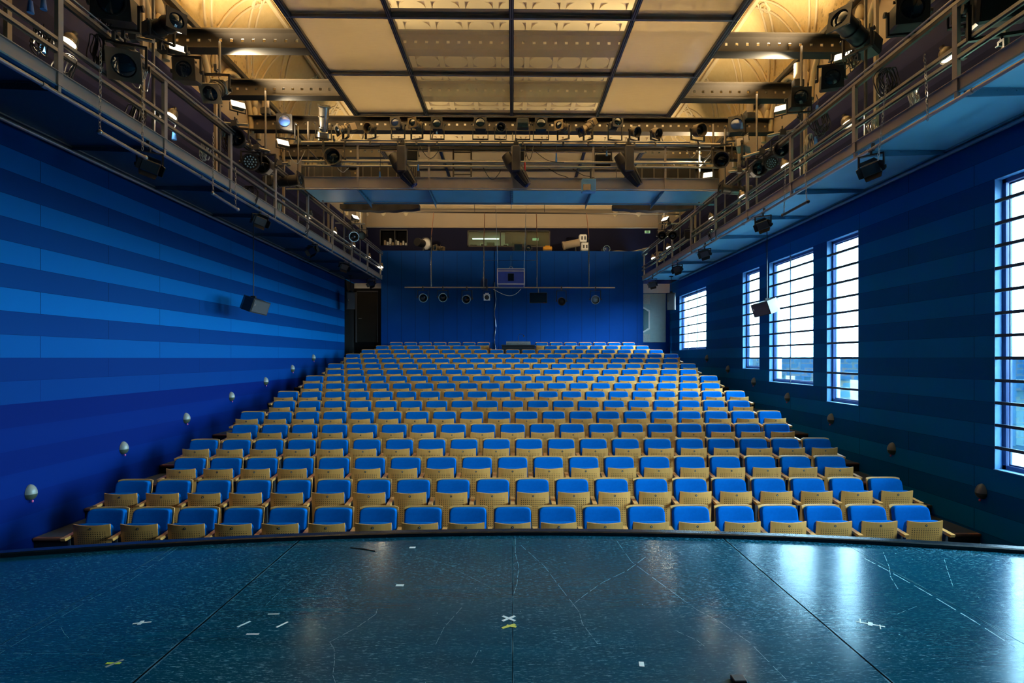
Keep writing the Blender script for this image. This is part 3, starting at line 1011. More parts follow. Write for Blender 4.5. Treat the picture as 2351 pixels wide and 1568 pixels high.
# ---- glazed canopy hung under the beams
CZ = CAMZ + 5.18
TIL = 0.028
def cz(y): return CZ + (y - 11.9) * TIL
cxs = [at(p_, 261, 11.95).x for p_ in (818, 980, 1175, 1370, 1534)]
cys = [4.8, 6.55, 8.35, 10.14, 11.95]
def canopy(cxs, cys, zf, label, milky, rods):
    can = thing('glazed_canopy', label, 'canopy', (0, 0, 0))
    nr = len(cys) - 1
    for i in range(4):
        for j in range(nr):
            m = MB().mat('sheet_milky' if (milky or i in (0, 3)) else 'sheet_clear')
            x0, x1, y0, y1 = cxs[i], cxs[i + 1], cys[j], cys[j + 1]
            m.poly([(x0, y0, zf(y0)), (x1, y0, zf(y0)), (x1, y1, zf(y1)), (x0, y1, zf(y1))], (0, 0, 0.010)) if False else m.add([(x0, y0, zf(y0)), (x1, y0, zf(y0)), (x1, y1, zf(y1)), (x0, y1, zf(y1))], [(3, 2, 1, 0)], False)
            m.build('sheet', None, can)
    tl = (zf(cys[-1]) - zf(cys[0])) / (cys[-1] - cys[0])
    for i, x in enumerate(cxs):
        w2 = 0.05 if i in (0, 4) else 0.036
        m = MB().mat('bar_black')
        for j in range(nr):
            y0, y1 = cys[j] + 0.02, cys[j + 1] - 0.02
            m.poly([(x - w2, y0, zf(y0) - 0.05), (x + w2, y0, zf(y0) - 0.05), (x + w2, y0, zf(y0) + 0.05), (x - w2, y0, zf(y0) + 0.05)], (0, y1 - y0, (y1 - y0) * tl))
        m.mat('alu_bar')
        for dx in (-0.4, 0.45):
            z0 = zf(cys[0])
            m.poly([(x + w2 * dx - 0.006, cys[0], z0 - 0.056), (x + w2 * dx + 0.006, cys[0], z0 - 0.056), (x + w2 * dx + 0.006, cys[0], z0 - 0.046), (x + w2 * dx - 0.006, cys[0], z0 - 0.046)], (0, cys[-1] - cys[0], (cys[-1] - cys[0]) * tl))
        m.build('long_bar', None, can)
    for j, y in enumerate(cys):
        m = MB().mat('alu_bar').bb(cxs[0] - 0.05, cxs[4] + 0.05, y - 0.022, y + 0.022, zf(y) - 0.045, zf(y) + 0.02)
        m.mat('bar_black').bb(cxs[0] - 0.05, cxs[4] + 0.05, y - 0.075, y - 0.03, zf(y) + 0.01, zf(y) + 0.06)
        m.build('cross_bar', None, can)
    for i in (0, 2, 4):
        for by in rods:
            MB().mat('steel').cyl((cxs[i], by, zf(by)), (cxs[i], by, ZBB + 0.01), 0.012, n=6).build('hanger_rod', None, can)
canopy(cxs, cys, cz, 'large hung canopy of translucent sheets in a dark metal grid', False, (8.25, 10.05, 11.85))
ZR2 = CAMZ + 5.36
canopy([-3.36, -1.86, 0.0, 1.86, 3.36], [14.5, 16.0, 17.5], lambda y: ZR2, 'second canopy of milky sheets behind the lighting bridge', True, (15.4, 17.2))

# ---- side galleries
def gallery(s, lab):
    g = thing('gallery_walkway', lab, 'gallery', (s * XG, 0, ZG))
    wdt = XW - XG - 0.004
    ya, yb = YF + 0.02, 21.4
    X = lambda x: s * x            # x measured outwards from the inner edge
    def bx(m, x0, x1, *a): return m.bb(min(X(x0), X(x1)), max(X(x0), X(x1)), *a)
    m = MB().mat('soffit_blue' if s > 0 else 'soffit_shaded')  # windowless side takes the copy with shade in its colour
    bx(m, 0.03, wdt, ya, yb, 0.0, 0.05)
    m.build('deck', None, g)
    m = MB().mat('toe_paint')
    bx(m, 0, 0.03, ya, yb, -0.01, 0.125)
    bx(m, -0.03, 0.03, ya, yb, 0.118, 0.126)
    m.mat('blue_steel'); bx(m, 0.0, 0.06, ya, yb, -0.03, -0.011)
    m.build('toe_board', None, g)
    m = MB().mat('galvanised')
    m.bb(min(X(-0.025), X(0.02)), max(X(-0.025), X(0.02)), ya, yb, 0.945, 0.985)
    m.mat('black_metal'); bx(m, -0.02, 0.02, ya, yb, 0.90, 0.943)
    m.mat('galvanised').cyl((X(-0.03), ya, 1.02), (X(-0.03), yb, 1.02), 0.012, n=6)
    m.build('handrail', None, g)
    for nm, z in (('mid_rail', 0.475), ('knee_rail', 0.35)):
        m = MB().mat('galvanised')
        bx(m, -0.02, 0.015, ya, yb, z - 0.018, z + 0.018)
        m.mat('black_metal'); bx(m, -0.005, 0.018, ya, yb, z - 0.034, z - 0.019)
        m.build(nm, None, g)
    for z, x in ((0.10, 0.42), (0.16, 0.40)):
        m = MB().mat('steel'); bx(m, x, x + 0.04, ya, yb, z, z + 0.035); m.build('cable_tray_edge', None, g)
    py = [4.34 + 1.86 * i for i in range(-3, 10)]
    for y in py:
        m = MB().mat('toe_paint')
        bx(m, -0.022, 0.022, y - 0.035, y + 0.035, -0.02, 0.95)
        m.mat('dark_grey'); bx(m, 0.0, 0.018, y + 0.035, y + 0.05, 0.0, 0.9)
        m.build('post', None, g)
        if -2 < y < 21:
            m = MB().mat('blue_steel' if s > 0 else 'soffit_shaded')  # brackets on that side carry the same painted-in shade
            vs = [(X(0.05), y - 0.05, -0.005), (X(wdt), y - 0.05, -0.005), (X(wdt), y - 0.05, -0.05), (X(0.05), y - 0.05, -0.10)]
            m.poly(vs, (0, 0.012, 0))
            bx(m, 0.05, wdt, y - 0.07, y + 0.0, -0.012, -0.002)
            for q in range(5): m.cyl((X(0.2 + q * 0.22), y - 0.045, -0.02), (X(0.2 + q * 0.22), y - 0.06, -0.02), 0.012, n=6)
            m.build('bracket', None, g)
            m = MB().mat('toe_paint'); bx(m, -0.01, 0.03, y - 0.02, y + 0.02, -0.09, 0.0); m.build('pipe_hook', None, g)
    for y in BEAMS:
        MB().mat('steel').cyl((X(0.12), y - 0.25, 0.05), (X(0.12), y - 0.25, ZBB - ZG + 0.03), 0.022, n=8).build('hanger_rod', None, g)
    for y in (6.62, 9.0, 11.2, 14.5, 18):
        m = MB().mat('nosing_wood' if False else 'taupe').bb(min(X(0.9), X(0.95)), max(X(0.9), X(0.95)), y - 0.03, y + 0.03, 0.05, 3.3)
        m.build('wall_standard', None, g)
    return g
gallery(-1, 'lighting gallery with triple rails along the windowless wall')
gallery(1, 'lighting gallery with triple rails above the windows')
# barrel pipes hung under the galleries, and the conduit along the wall
for s, w_ in ((-1, 'windowless wall'), (1, 'windows')):
    m = MB().mat('galvanised').cyl((s * (XG - 0.0), YF + 0.05, CAMZ + 2.88), (s * (XG - 0.0), 20.7, CAMZ + 2.88), 0.024, n=10)
    for y in range(0, 20, 3): m.cyl((s * XG, y - 0.03, CAMZ + 2.88), (s * XG, y + 0.03, CAMZ + 2.88), 0.032, n=10)
    tag(m.build('lighting_pipe'), 'long steel pipe slung under the gallery on the side of the %s' % w_, 'pipe')
    m = MB().mat('galvanised' if s < 0 else 'blue_steel').cyl((s * (XW - 0.09), YF + 0.05, CAMZ + 2.925), (s * (XW - 0.09), 20.9, CAMZ + 2.925), 0.028, n=10)
    m.bb(min(s * (XW - 0.12), s * XW), max(s * (XW - 0.12), s * XW), YF + 0.05, 20.9, ZG - 0.022, ZG - 0.004)
    tag(m.build('wall_conduit'), 'thin conduit along the top of the %s' % ('windowless wall' if s < 0 else 'window wall'), 'conduit')

# ---- lighting bridge between the galleries
YBR, BD = 13.0, 1.25
ZBR = at(1177, 432, YBR).z
bxl, bxr = -4.84, 4.80
br = thing('lighting_bridge', 'steel lighting bridge with rails spanning the hall between the galleries', 'bridge', (0, YBR, ZBR))
MB().mat('soffit_blue').bb(bxl, bxr, 0.02, BD, 0.0, 0.05).build('deck', None, br)
m = MB().mat('toe_paint').bb(bxl, bxr, -0.01, 0.02, -0.01, 0.235).bb(bxl, bxr, -0.04, 0.02, 0.228, 0.24)
m.build('toe_board', None, br)
MB().mat('toe_paint').bb(bxl, bxr, BD - 0.03, BD, -0.01, 0.2).build('rear_toe_board', None, br)
m = MB().mat('galvanised').cyl((bxl - 0.35, -0.05, -0.055), (bxr, -0.05, -0.055), 0.018, n=8)
m.build('front_pipe', None, br)
zr1, zr2, zr3 = (at(1177, q, YBR).z - ZBR for q in (384, 374, 332))
for nm, z, rr in (('lower_rail', zr1, 0.022), ('mid_rail', zr2, 0.026), ('top_pipe', zr3, 0.045)):
    m = MB().mat('galvanised').cyl((bxl, -0.04, z), (bxr, -0.04, z), rr, n=10)
    if nm == 'top_pipe': m.mat('black_metal').bb(bxl, bxr, -0.03, 0.0, z - 0.12, z - 0.075); m.mat('galvanised').cyl((bxl + 0.9, -0.06, z + 0.055), (bxr - 0.7, -0.06, z + 0.055), 0.022, n=8)
    m.build(nm, None, br)
m = MB().mat('galvanised').cyl((bxl, BD - 0.05, 1.05), (bxr, BD - 0.05, 1.05), 0.022, n=8).cyl((bxl, BD - 0.05, 0.6), (bxr, BD - 0.05, 0.6), 0.018, n=8)
m.build('rear_rail', None, br)
for q in (822, 985, 1175, 1362, 1527):
    x = at(q, 400, YBR).x
    MB().mat('toe_paint').bb(x - 0.022, x + 0.022, -0.035, 0.015, -0.01, zr3 + 0.02).build('post', None, br)
    m = MB().mat('blue_steel')
    m.poly([(x - 0.02, 0.02, -0.003), (x - 0.02, BD, -0.003), (x - 0.02, BD + 0.1, -0.12), (x - 0.02, 0.02, -0.06)], (0.012, 0, 0))
    m.bb(x - 0.045, x + 0.035, 0.02, BD + 0.05, -0.014, -0.002)
    for k in range(6): m.bb(x - 0.03, x + 0.02, 0.15 + k * 0.17, 0.20 + k * 0.17, -0.03, -0.012)
    m.build('bracket', None, br)
    MB().mat('steel').cyl((x + 0.02, 0.06, zr3), (x + 0.02, 0.6, ZBB - ZBR + 0.03), 0.016, n=8).build('hanger_rod', None, br)
for s in (-1, 1):
    x = bxl if s < 0 else bxr
    m = MB().mat('steel')
    for dy in (0.1, 1.1): m.cyl((x - s * 0.1, dy, -0.02), (x - s * 0.1, dy, ZBB - ZBR + 0.03), 0.025, n=8)
    m.cyl((x - s * 0.1, 0.1, 0.9), (x - s * 0.1, 1.1, 0.9), 0.02, n=8)
    m.build('end_frame', None, br)
p = at(1177, 468, YBR + 1.4)
m = MB().mat('blue_steel').cyl((at(790, 466, YBR + 1.4).x, YBR + 1.4, p.z), (at(1640, 468, YBR + 1.4).x, YBR + 1.4, p.z), 0.022, n=8)
m.mat('steel')
for q in (850, 1175, 1500):
    x = at(q, 466, YBR + 1.4).x
    m.cyl((x, YBR + 1.4, p.z), (x, YBR + 1.22, ZBR + 0.02), 0.012, n=6)
tag(m.build('hung_pipe'), 'thin blue pipe slung below the rear edge of the bridge', 'pipe')
for xa, xb, lab in ((780, 962, 'windowless wall'), (1408, 1590, 'windows')):
    yb_ = 15.25
    A, B = at(xa, 466, yb_), at(xb, 466, yb_)
    m = MB().mat('black_rubber')
    def sag(u, v):
        x = A.x + (B.x - A.x) * u
        return (x, yb_ + 0.04 * math.sin(u * 30), A.z - 0.02 - 0.12 * v - 0.06 * v * math.sin(math.pi * u))
    m.shell(sag, 20, 3, (0, 0.25, 0))
    m.mat('steel').cyl((A.x + 0.1, yb_ + 0.12, A.z - 0.05), (A.x + 0.1, yb_ + 0.12, ZBB + 0.02), 0.01, n=5).cyl((B.x - 0.1, yb_ + 0.12, A.z - 0.05), (B.x - 0.1, yb_ + 0.12, ZBB + 0.02), 0.01, n=5)
    tag(m.build('black_drape'), 'rolled black drape hung behind the bridge towards the %s' % lab, 'drape')
# cable rail further back
yr = 19.2
A, B = at(868, 486, yr), at(1560, 492, yr)
m = MB().mat('beam_paint').cyl(A, B, 0.025, n=8)
for q in (930, 1090, 1250, 1420): 
    x = at(q, 488, yr).x; m.cyl((x, yr, A.z), (x, 19.0, ZBB + 0.01), 0.01, n=5)
tag(m.build('cable_rail'), 'dark horizontal rail above the rear hanging bar', 'rail')
# ================================================================== seats
def superq(m, c, r, e, nu=18, nv=10, post=None):
    c = Vector(c)
    def pw(a): return math.copysign(abs(a) ** e, a)
    def fn(u, v):
        th, ph = 2 * math.pi * u + math.pi / 4, math.pi * v
        p = Vector((r[0] * pw(math.sin(ph)) * pw(math.cos(th)), r[1] * pw(math.sin(ph)) * pw(math.sin(th)), r[2] * pw(math.cos(ph))))
        if post: p = post(p)
        return c + p
    return m.grid(fn, nu, nv)

seat = thing('theatre_seat', 'seat', 'seat', (0, 0, 0), 'blue folding seats of the auditorium')
m = MB().mat('beech_shell')
def backshell(u, v):
    q = 2 * u - 1
    return (q * 0.237, -0.115 + 0.115 * v + 0.012 * math.sin(math.pi * v) - 0.018 * q * q, 0.17 + 0.526 * v - 0.014 * v * abs(q) ** 9)
m.shell(backshell, 10, 5, (0, 0.016, 0))
m.build('backrest', None, seat)
m = MB().mat('cloth_blue')
def bc(p):
    p.y += p.z * 0.21 - 0.016 * (p.x / 0.22) ** 2
    return p
superq(m, (0, -0.078, 0.462), (0.226, 0.040, 0.218), 0.22, 24, 14, bc)
m.build('back_cushion', None, seat)
m = MB().mat('beech_punched')
def panshell(u, v):
    q = 2 * u - 1
    return (q * (0.222 - 0.008 * v), -0.272 - 0.048 * v - 0.020 * (1 - q * q), 0.085 + 0.490 * v - 0.016 * v * (1 - q * q))
m.shell(panshell, 10, 5, (0, 0.015, 0))
m.build('seat_shell', None, seat)
m = MB().mat('cloth_blue')
def sc(p):
    p.y -= p.z * 0.094
    return p
superq(m, (0, -0.262, 0.333), (0.221, 0.036, 0.236), 0.25, 24, 12, sc)
m.build('seat_cushion', None, seat)
m = MB().mat('number_disc').cyl((0, -0.325, 0.522), (0, -0.3385, 0.522), 0.0135, n=12)
m.mat('white_paint').cyl((0, -0.338, 0.522), (0, -0.3395, 0.522), 0.0045, n=8)
m.build('number_disc', None, seat)
def arm(x):
    o = []
    m = MB().mat('beech')
    m.poly([(x - 0.028, -0.40, 0.430), (x - 0.028, -0.10, 0.462), (x - 0.028, -0.10, 0.430), (x - 0.028, -0.385, 0.396)], (0.056, 0, 0))
    o.append(m.build('armrest', None, seat))
    m = MB().mat('dark_grey').bbox(x - 0.016, x + 0.016, -0.30, -0.13, 0, 0.43, 0.004).bb(x - 0.02, x + 0.02, -0.32, -0.08, 0, 0.012)
    o.append(m.build('stanchion', None, seat))
    return o
arm(-PITCH / 2)
PROTO_ARMS = [ch for ch in seat.children if ch.name.startswith(('armrest', 'stanchion'))]
register(seat)
rows = []
for r in range(1, 18):
    ks = [k for k in range(-9, 10)] if r % 2 else [k + 0.5 for k in range(-10, 10)]
    if r == 16: ks = [k for k in ks if 2 < abs(k) < 8.9]
    if r == 17: ks = [k for k in ks if 1.5 < abs(k) < 8.4]
    rows.append(ks)
rown = ['front'] + [ORD[i] for i in range(2, 16)] + ['last but one', 'rearmost']
first = True
for r, ks in enumerate(rows, 1):
    for i, k in enumerate(ks):
        if first:
            s_ = seat
            first = False
        else:
            s_ = copy_tree(seat)
        yy = ROW0 + ROWD * (r - 1) + (0.15 if r == 17 else 0)
        s_.location = (k * PITCH, yy, tread_z(r))
        s_['label'] = 'blue-cushioned folding wooden seat, %s from the windowless wall in the %s row' % (ORD[i + 1], rown[r - 1])
        if i == len(ks) - 1 or (r >= 16 and i == len(ks) // 2 - 1):
            for a in PROTO_ARMS:
                c = a.copy()
                COL.objects.link(c)
                c.parent = s_
                c.location = (PITCH, 0, 0)

# ================================================================== lanterns
def lens_disc(m, r, y, mat='lens_glass', dome=0.25):
    m.mat(mat)
    def fn(u, v):
        a = 2 * math.pi * u
        rr = r * v
        return (rr * math.cos(a), y - dome * r * (1 - v * v), rr * math.sin(a))
    m.grid(fn, 18, 4)
def ring(m, r0, r1, y0, y1, n=20):
    """flat ring with depth, axis y"""
    vs = []
    for i in range(n):
        a = 2 * math.pi * i / n
        c, s = math.cos(a), math.sin(a)
        vs += [(r0 * c, y0, r0 * s), (r1 * c, y0, r1 * s), (r1 * c, y1, r1 * s), (r0 * c, y1, r0 * s)]
    fs = []
    for i in range(n):
        j = (i + 1) % n
        for k in range(4): fs.append((4 * i + k, 4 * i + (k + 1) % 4, 4 * j + (k + 1) % 4, 4 * j + k))
    m.add(vs, fs, False)
def sq_frame(m, a, r, y0, y1, n=24):
    """square plate with a round hole, axis y"""
    vs = []
    for i in range(n):
        t = 2 * math.pi * i / n
        c, s = math.cos(t), math.sin(t)
        q = a / max(abs(c), abs(s))
        vs += [(r * c, y0, r * s), (q * c, y0, q * s), (q * c, y1, q * s), (r * c, y1, r * s)]
    fs = []
    for i in range(n):
        j = (i + 1) % n
        for k in range(4): fs.append((4 * i + k, 4 * i + (k + 1) % 4, 4 * j + (k + 1) % 4, 4 * j + k))
    m.add(vs, fs, False)

def yoke(root, s, up, drop=0.95, pan=0.0, mat='black_metal', width=0.56):
    g = 1 if up else -1
    w, h = width * s, drop * s
    t = max(0.005, 0.010 * s / 0.3)
    m = MB().mat(mat)
    z0, z1 = (0.0, h) if up else (-h, 0.0)
    for x in (-w, w): m.bb(x - t, x + t, -0.025, 0.025, z0 - 0.02 * (g > 0), z1 + 0.02 * (g < 0))
    zc = h if up else -h
    m.bb(-w - t, w + t, -0.025, 0.025, zc - t, zc + t)
    for x in (-w - 2.5 * t, w + 2.5 * t): m.cyl((x - t, 0, 0), (x + t, 0, 0), 0.030 * s / 0.3, n=8)
    o = m.build('yoke', None, root)
    o.rotation_euler = (0, 0, pan)
    m = MB().mat('steel' if mat != 'black_metal' else 'dark_grey')
    m.cyl((0, 0, zc), (0, 0, zc + g * 0.06), 0.016, n=8)
    m.poly([(-0.02, -0.05, zc + g * 0.05), (-0.02, 0.035, zc + g * 0.05), (-0.02, 0.035, zc + g * 0.10), (-0.02, 0.015, zc + g * 0.10), (-0.02, 0.012, zc + g * 0.075), (-0.02, -0.03, zc + g * 0.075), (-0.02, -0.03, zc + g * 0.15), (-0.02, -0.05, zc + g * 0.15)], (0.04, 0, 0))
    m.cyl((0, 0.03, zc + g * 0.085), (0, 0.075, zc + g * 0.085), 0.009, n=6)
    m.build('clamp', None, root)

def lantern(kind, P, s, pan, tilt, up, label, group=None, body='black_metal', lens='lens_glass', drop=0.95, name=None, rim=None):
    names = dict(fresnel='fresnel_spotlight', profile='profile_spotlight', par='par_can', oct='octagonal_spotlight', led='led_spotlight', barn='barn_door_flood', long='long_profile_spotlight', box='box_flood')
    root = thing(name or names[kind], label, 'stage light', P, group)
    pan, tilt = R(pan), R(tilt)
    m = MB().mat(body)
    if kind == 'fresnel':
        m.bbox(-0.43 * s, 0.43 * s, -0.30 * s, 0.55 * s, -0.46 * s, 0.30 * s, 0.06 * s)
        m.cyl((0, -0.28 * s, 0.22 * s), (0, 0.52 * s, 0.22 * s), 0.36 * s, 0.34 * s, 14)
        for q in range(4): m.bb(-0.30 * s, 0.30 * s, (-0.1 + q * 0.15) * s, (-0.05 + q * 0.15) * s, 0.52 * s, 0.60 * s)
    elif kind == 'box':
        m.bbox(-0.5 * s, 0.5 * s, -0.22 * s, 0.25 * s, -0.42 * s, 0.42 * s, 0.05 * s)
        for q in range(5): m.bb(-0.4 * s, 0.4 * s, 0.24 * s, 0.29 * s, (-0.3 + q * 0.14) * s, (-0.24 + q * 0.14) * s)
    elif kind == 'profile':
        m.bbox(-0.36 * s, 0.36 * s, 0.25 * s, 0.95 * s, -0.34 * s, 0.36 * s, 0.08 * s)
        m.cyl((0, 0.3 * s, 0), (0, -0.75 * s, 0), 0.32 * s, 0.36 * s, 16)
        for q in range(3): m.cyl((0, (0.15 - 0.3 * q) * s, 0), (0, (0.10 - 0.3 * q) * s, 0), 0.385 * s, n=16)
        for x in (-0.2, 0.2): m.cyl((x * s, 0.1 * s, 0.3 * s), (x * s, 0.1 * s, 0.55 * s), 0.02 * s, n=6)
    elif kind == 'long':
        m.bbox(-0.42 * s, 0.42 * s, 0.5 * s, 1.35 * s, -0.36 * s, 0.44 * s, 0.1 * s)
        m.cyl((0, 0.55 * s, 0), (0, -1.35 * s, 0), 0.36 * s, 0.40 * s, 16)
        for y in (0.3, -0.5, -1.2): m.cyl((0, y * s, 0), (0, (y - 0.08) * s, 0), 0.44 * s, n=16)
        for x in (-0.3, 0.3): m.cyl((x * s, 0.3 * s, 0.3 * s), (x * s, 0.3 * s, 0.6 * s), 0.025 * s, n=6)
    elif kind in ('par', 'oct'):
        n = 8 if kind == 'oct' else 18
        a0 = math.pi / 8 if kind == 'oct' else 0
        m.cyl((0, -0.5 * s, 0), (0, 0.15 * s, 0), 0.50 * s, 0.47 * s, n, False, kind != 'oct', a0)
        m.cyl((0, 0.15 * s, 0), (0, 0.5 * s, 0), 0.47 * s, 0.26 * s, n, True, kind != 'oct', a0)
        m.cyl((0, -0.5 * s, 0), (0, -0.12 * s, 0), 0.475 * s, 0.40 * s, n, False, kind != 'oct', a0)
        if kind == 'oct': m.bbox(-0.3 * s, 0.3 * s, 0.3 * s, 0.75 * s, -0.3 * s, 0.3 * s, 0.06 * s)
    elif kind == 'led':
        m.cyl((0, -0.30 * s, 0), (0, 0.25 * s, 0), 0.50 * s, 0.46 * s, 20, True)
        m.cyl((0, 0.25 * s, 0), (0, 0.45 * s, 0), 0.40 * s, 0.30 * s, 20)
    elif kind == 'barn':
        m.bbox(-0.45 * s, 0.45 * s, -0.10 * s, 0.40 * s, -0.32 * s, 0.32 * s, 0.05 * s)
        for q in range(4): m.bb(-0.4 * s, 0.4 * s, 0.40 * s, 0.44 * s, (-0.24 + q * 0.13) * s, (-0.18 + q * 0.13) * s)
        m.bbox(0.46 * s, 0.60 * s, -0.0 * s, 0.3 * s, -0.2 * s, 0.2 * s, 0.02 * s)
    head = m.build('housing', None, root)
    head.rotation_euler = (tilt, R(14 if pan > 0 else -14) if kind == 'barn' else 0, pan)
    m = MB()
    if kind == 'fresnel':
        lens_disc(m, 0.38 * s, -0.33 * s, lens); m.build('lens', None, head)
        m = MB().mat(body); sq_frame(m, 0.5 * s, 0.37 * s, -0.33 * s, -0.38 * s); ring(m, 0.37 * s, 0.41 * s, -0.40 * s, -0.37 * s); m.build('colour_frame', None, head)
    elif kind == 'box':
        m.mat(lens).bb(-0.42 * s, 0.42 * s, -0.235 * s, -0.22 * s, -0.34 * s, 0.34 * s); m.build('front_glass', None, head)
    elif kind == 'profile':
        lens_disc(m, 0.33 * s, -0.77 * s, lens); m.build('lens', None, head)
        m = MB().mat(body); sq_frame(m, 0.44 * s, 0.33 * s, -0.76 * s, -0.84 * s); m.build('colour_frame', None, head)
    elif kind == 'long':
        lens_disc(m, 0.37 * s, -1.36 * s, lens); m.build('lens', None, head)
        m = MB().mat(body); sq_frame(m, 0.5 * s, 0.37 * s, -1.36 * s, -1.43 * s); m.build('colour_frame', None, head)
    elif kind in ('par', 'oct'):
        lens_disc(m, 0.42 * s, -0.15 * s, lens); m.build('lens', None, head)
        m = MB().mat(rim or body); ring(m, 0.455 * s, 0.52 * s, -0.52 * s, -0.47 * s); m.build('front_ring', None, head)
    elif kind == 'led':
        m = MB().mat('led_cell')
        for (q, rr) in ((1, 0), (6, 0.17), (12, 0.34)):
            for i in range(q):
                a = 2 * math.pi * i / q
                m.sphere((rr * s * math.cos(a), -0.31 * s, rr * s * math.sin(a)), 0.062 * s, 8, 4)
        m.build('led_array', None, head)
        m = MB().mat(body); ring(m, 0.44 * s, 0.52 * s, -0.36 * s, -0.28 * s); m.build('front_ring', None, head)
    elif kind == 'barn':
        m.mat(lens).bb(-0.40 * s, 0.40 * s, -0.115 * s, -0.10 * s, -0.27 * s, 0.27 * s); m.build('front_glass', None, head)
        for dx, dz, w2, h2, ax in ((0, 0.34, 0.9, 0.40, 'x'), (0, -0.34, 0.9, 0.40, 'x-'), (0.46, 0, 0.40, 0.66, 'z'), (-0.46, 0, 0.40, 0.66, 'z-')):
            m = MB().mat(body)
            if ax[0] == 'x':
                g = 1 if ax == 'x' else -1
                m.poly([(-0.45 * s, -0.10 * s, dz * s), (0.45 * s, -0.10 * s, dz * s), (0.38 * s, -0.42 * s, dz * s + g * 0.20 * s), (-0.38 * s, -0.42 * s, dz * s + g * 0.20 * s)], (0, 0, 0.008))
            else:
                g = 1 if ax == 'z' else -1
                m.poly([(dx * s, -0.10 * s, -0.32 * s), (dx * s, -0.10 * s, 0.32 * s), (dx * s + g * 0.18 * s, -0.40 * s, 0.26 * s), (dx * s + g * 0.18 * s, -0.40 * s, -0.26 * s)], (0.008, 0, 0))
            m.build('barn_door', None, head)
    if up is not None: yoke(root, s, up, drop, pan, width=0.60 if kind != 'box' else 0.58)
    return root

def mover(P, label, group, pan=0, side=1):
    root = thing('moving_head_light', label, 'stage light', P, group)
    m = MB().mat('dark_grey').bbox(-0.10, 0.10, -0.10, 0.10, -0.30, 0.28, 0.02)
    m.build('arm_housing', None, root)
    m = MB().mat('black_metal').bbox(-0.06, 0.06, 0.02, 0.18, 0.28, 0.40, 0.015).cyl((0, 0.05, 0.38), (0, 0.05, 0.48), 0.03, n=10)
    m.build('mount', None, root)
    h = MB().mat('black_metal')
    h.cyl((0, 0.02, 0.42), (0, 0.02, 0.18), 0.11, 0.165, 14)
    h.cyl((0, 0.02, 0.18), (0, 0.02, -0.12), 0.165, 0.155, 14)
    h.cyl((0, 0.02, -0.12), (0, 0.02, -0.42), 0.145, 0.085, 14)
    for i in range(6):
        a = i * math.pi / 3
        h.cyl((0.15 * math.cos(a), 0.02 + 0.15 * math.sin(a), -0.10), (0.09 * math.cos(a), 0.02 + 0.09 * math.sin(a), -0.40), 0.012, n=5)
    hd = h.build('head', None, root)
    hd.location = (-0.02 + 0.03 * side, 0.06, -0.22)
    hd.rotation_euler = (0, R(-36), 0)
    m = MB().mat('lens_blue').cyl((0, 0.02, -0.42), (0, 0.02, -0.44), 0.08, n=14)
    m.build('lens', None, hd)
    return root

def flood(P, pan, tilt, label, power=FLOOD_W, s=0.20):
    root = thing('flood_lamp', label, 'lamp', P, 'floodlights aimed at the plaster ceiling')
    m = MB().mat('brown_metal')
    m.poly([(-0.6 * s, -0.02, -0.45 * s), (0.6 * s, -0.02, -0.45 * s), (0.4 * s, 0.3 * s, -0.3 * s), (-0.4 * s, 0.3 * s, -0.3 * s)], (0, 0, 0.75 * s))
    for q in range(3): m.bb(-0.35 * s, 0.35 * s, 0.30 * s, 0.36 * s, (-0.25 + 0.2 * q) * s, (-0.20 + 0.2 * q) * s)
    hd = m.build('housing', None, root)
    hd.rotation_euler = (R(tilt), 0, R(pan))
    MB().mat('flood_glow').bb(-0.55 * s, 0.55 * s, -0.032, -0.021, -0.40 * s, 0.28 * s).build('glowing_glass', None, hd)
    m = MB().mat('black_metal').bb(-0.66 * s, -0.62 * s, -0.02, 0.02, -0.6 * s, 0.02).bb(0.62 * s, 0.66 * s, -0.02, 0.02, -0.6 * s, 0.02).bb(-0.66 * s, 0.66 * s, -0.02, 0.02, -0.63 * s, -0.58 * s).cyl((0, 0, -0.6 * s), (0, 0, -0.9 * s), 0.012, n=6)
    o = m.build('bracket', None, root)
    o.rotation_euler = (0, 0, R(pan))
    L = bpy.data.lights.new('flood_beam', 'AREA')
    L.shape = 'RECTANGLE'; L.size = 1.0 * s; L.size_y = 0.6 * s
    L.energy = power; L.color = WARM
    lo = bpy.data.objects.new('flood_beam', L)
    COL.objects.link(lo)
    g = -1 if P[0] > 0 else 1
    L.spread = R(112)
    lo.location = Vector(P) + Vector((0.06 * g, -0.04, 0.10))
    lo.rotation_euler = Vector((0.42 * g, 0.0, 0.90) if P[1] < 15 else (0.35 * g, 0.65, 0.68)).to_track_quat('-Z', 'Y').to_euler()   # thrown across at the plaster
    return root

def work_lamp(P, toward, label, power=WORK_W):
    root = thing('dome_lamp', label, 'lamp', P, 'dome work lamps along the gallery rails')
    m = MB().mat('brown_metal')
    m.sphere((0, 0, 0), (0.085, 0.085, 0.12), 14, 6, 0.0, 0.5)
    m.cyl((0, 0, 0.0), (0, 0, -0.03), 0.085, 0.095, 14, False)
    m.cyl((0, 0, 0.10), (0, 0, 0.15), 0.03, n=8)
    hd = m.build('shade', None, root)
    hd.rotation_euler = (R(-24), R(-10 * toward), 0)
    MB().mat('work_glow').cyl((0, 0, -0.012), (0, 0, -0.020), 0.078, n=16).build('glowing_disc', None, hd)
    m = MB().mat('black_metal').cyl((0, 0, 0.08), (toward * 0.18, 0, 0.0), 0.012, n=6).bb(toward * 0.18 - 0.03, toward * 0.18 + 0.03, -0.03, 0.03, -0.04, 0.04)
    m.build('arm', None, root)
    L = bpy.data.lights.new('work_beam', 'AREA')
    L.shape = 'DISK'; L.size = 0.15; L.energy = power; L.color = WARM
    lo = bpy.data.objects.new('work_beam', L)
    COL.objects.link(lo)
    lo.parent = hd
    lo.location = (0, 0, -0.03)
    return root

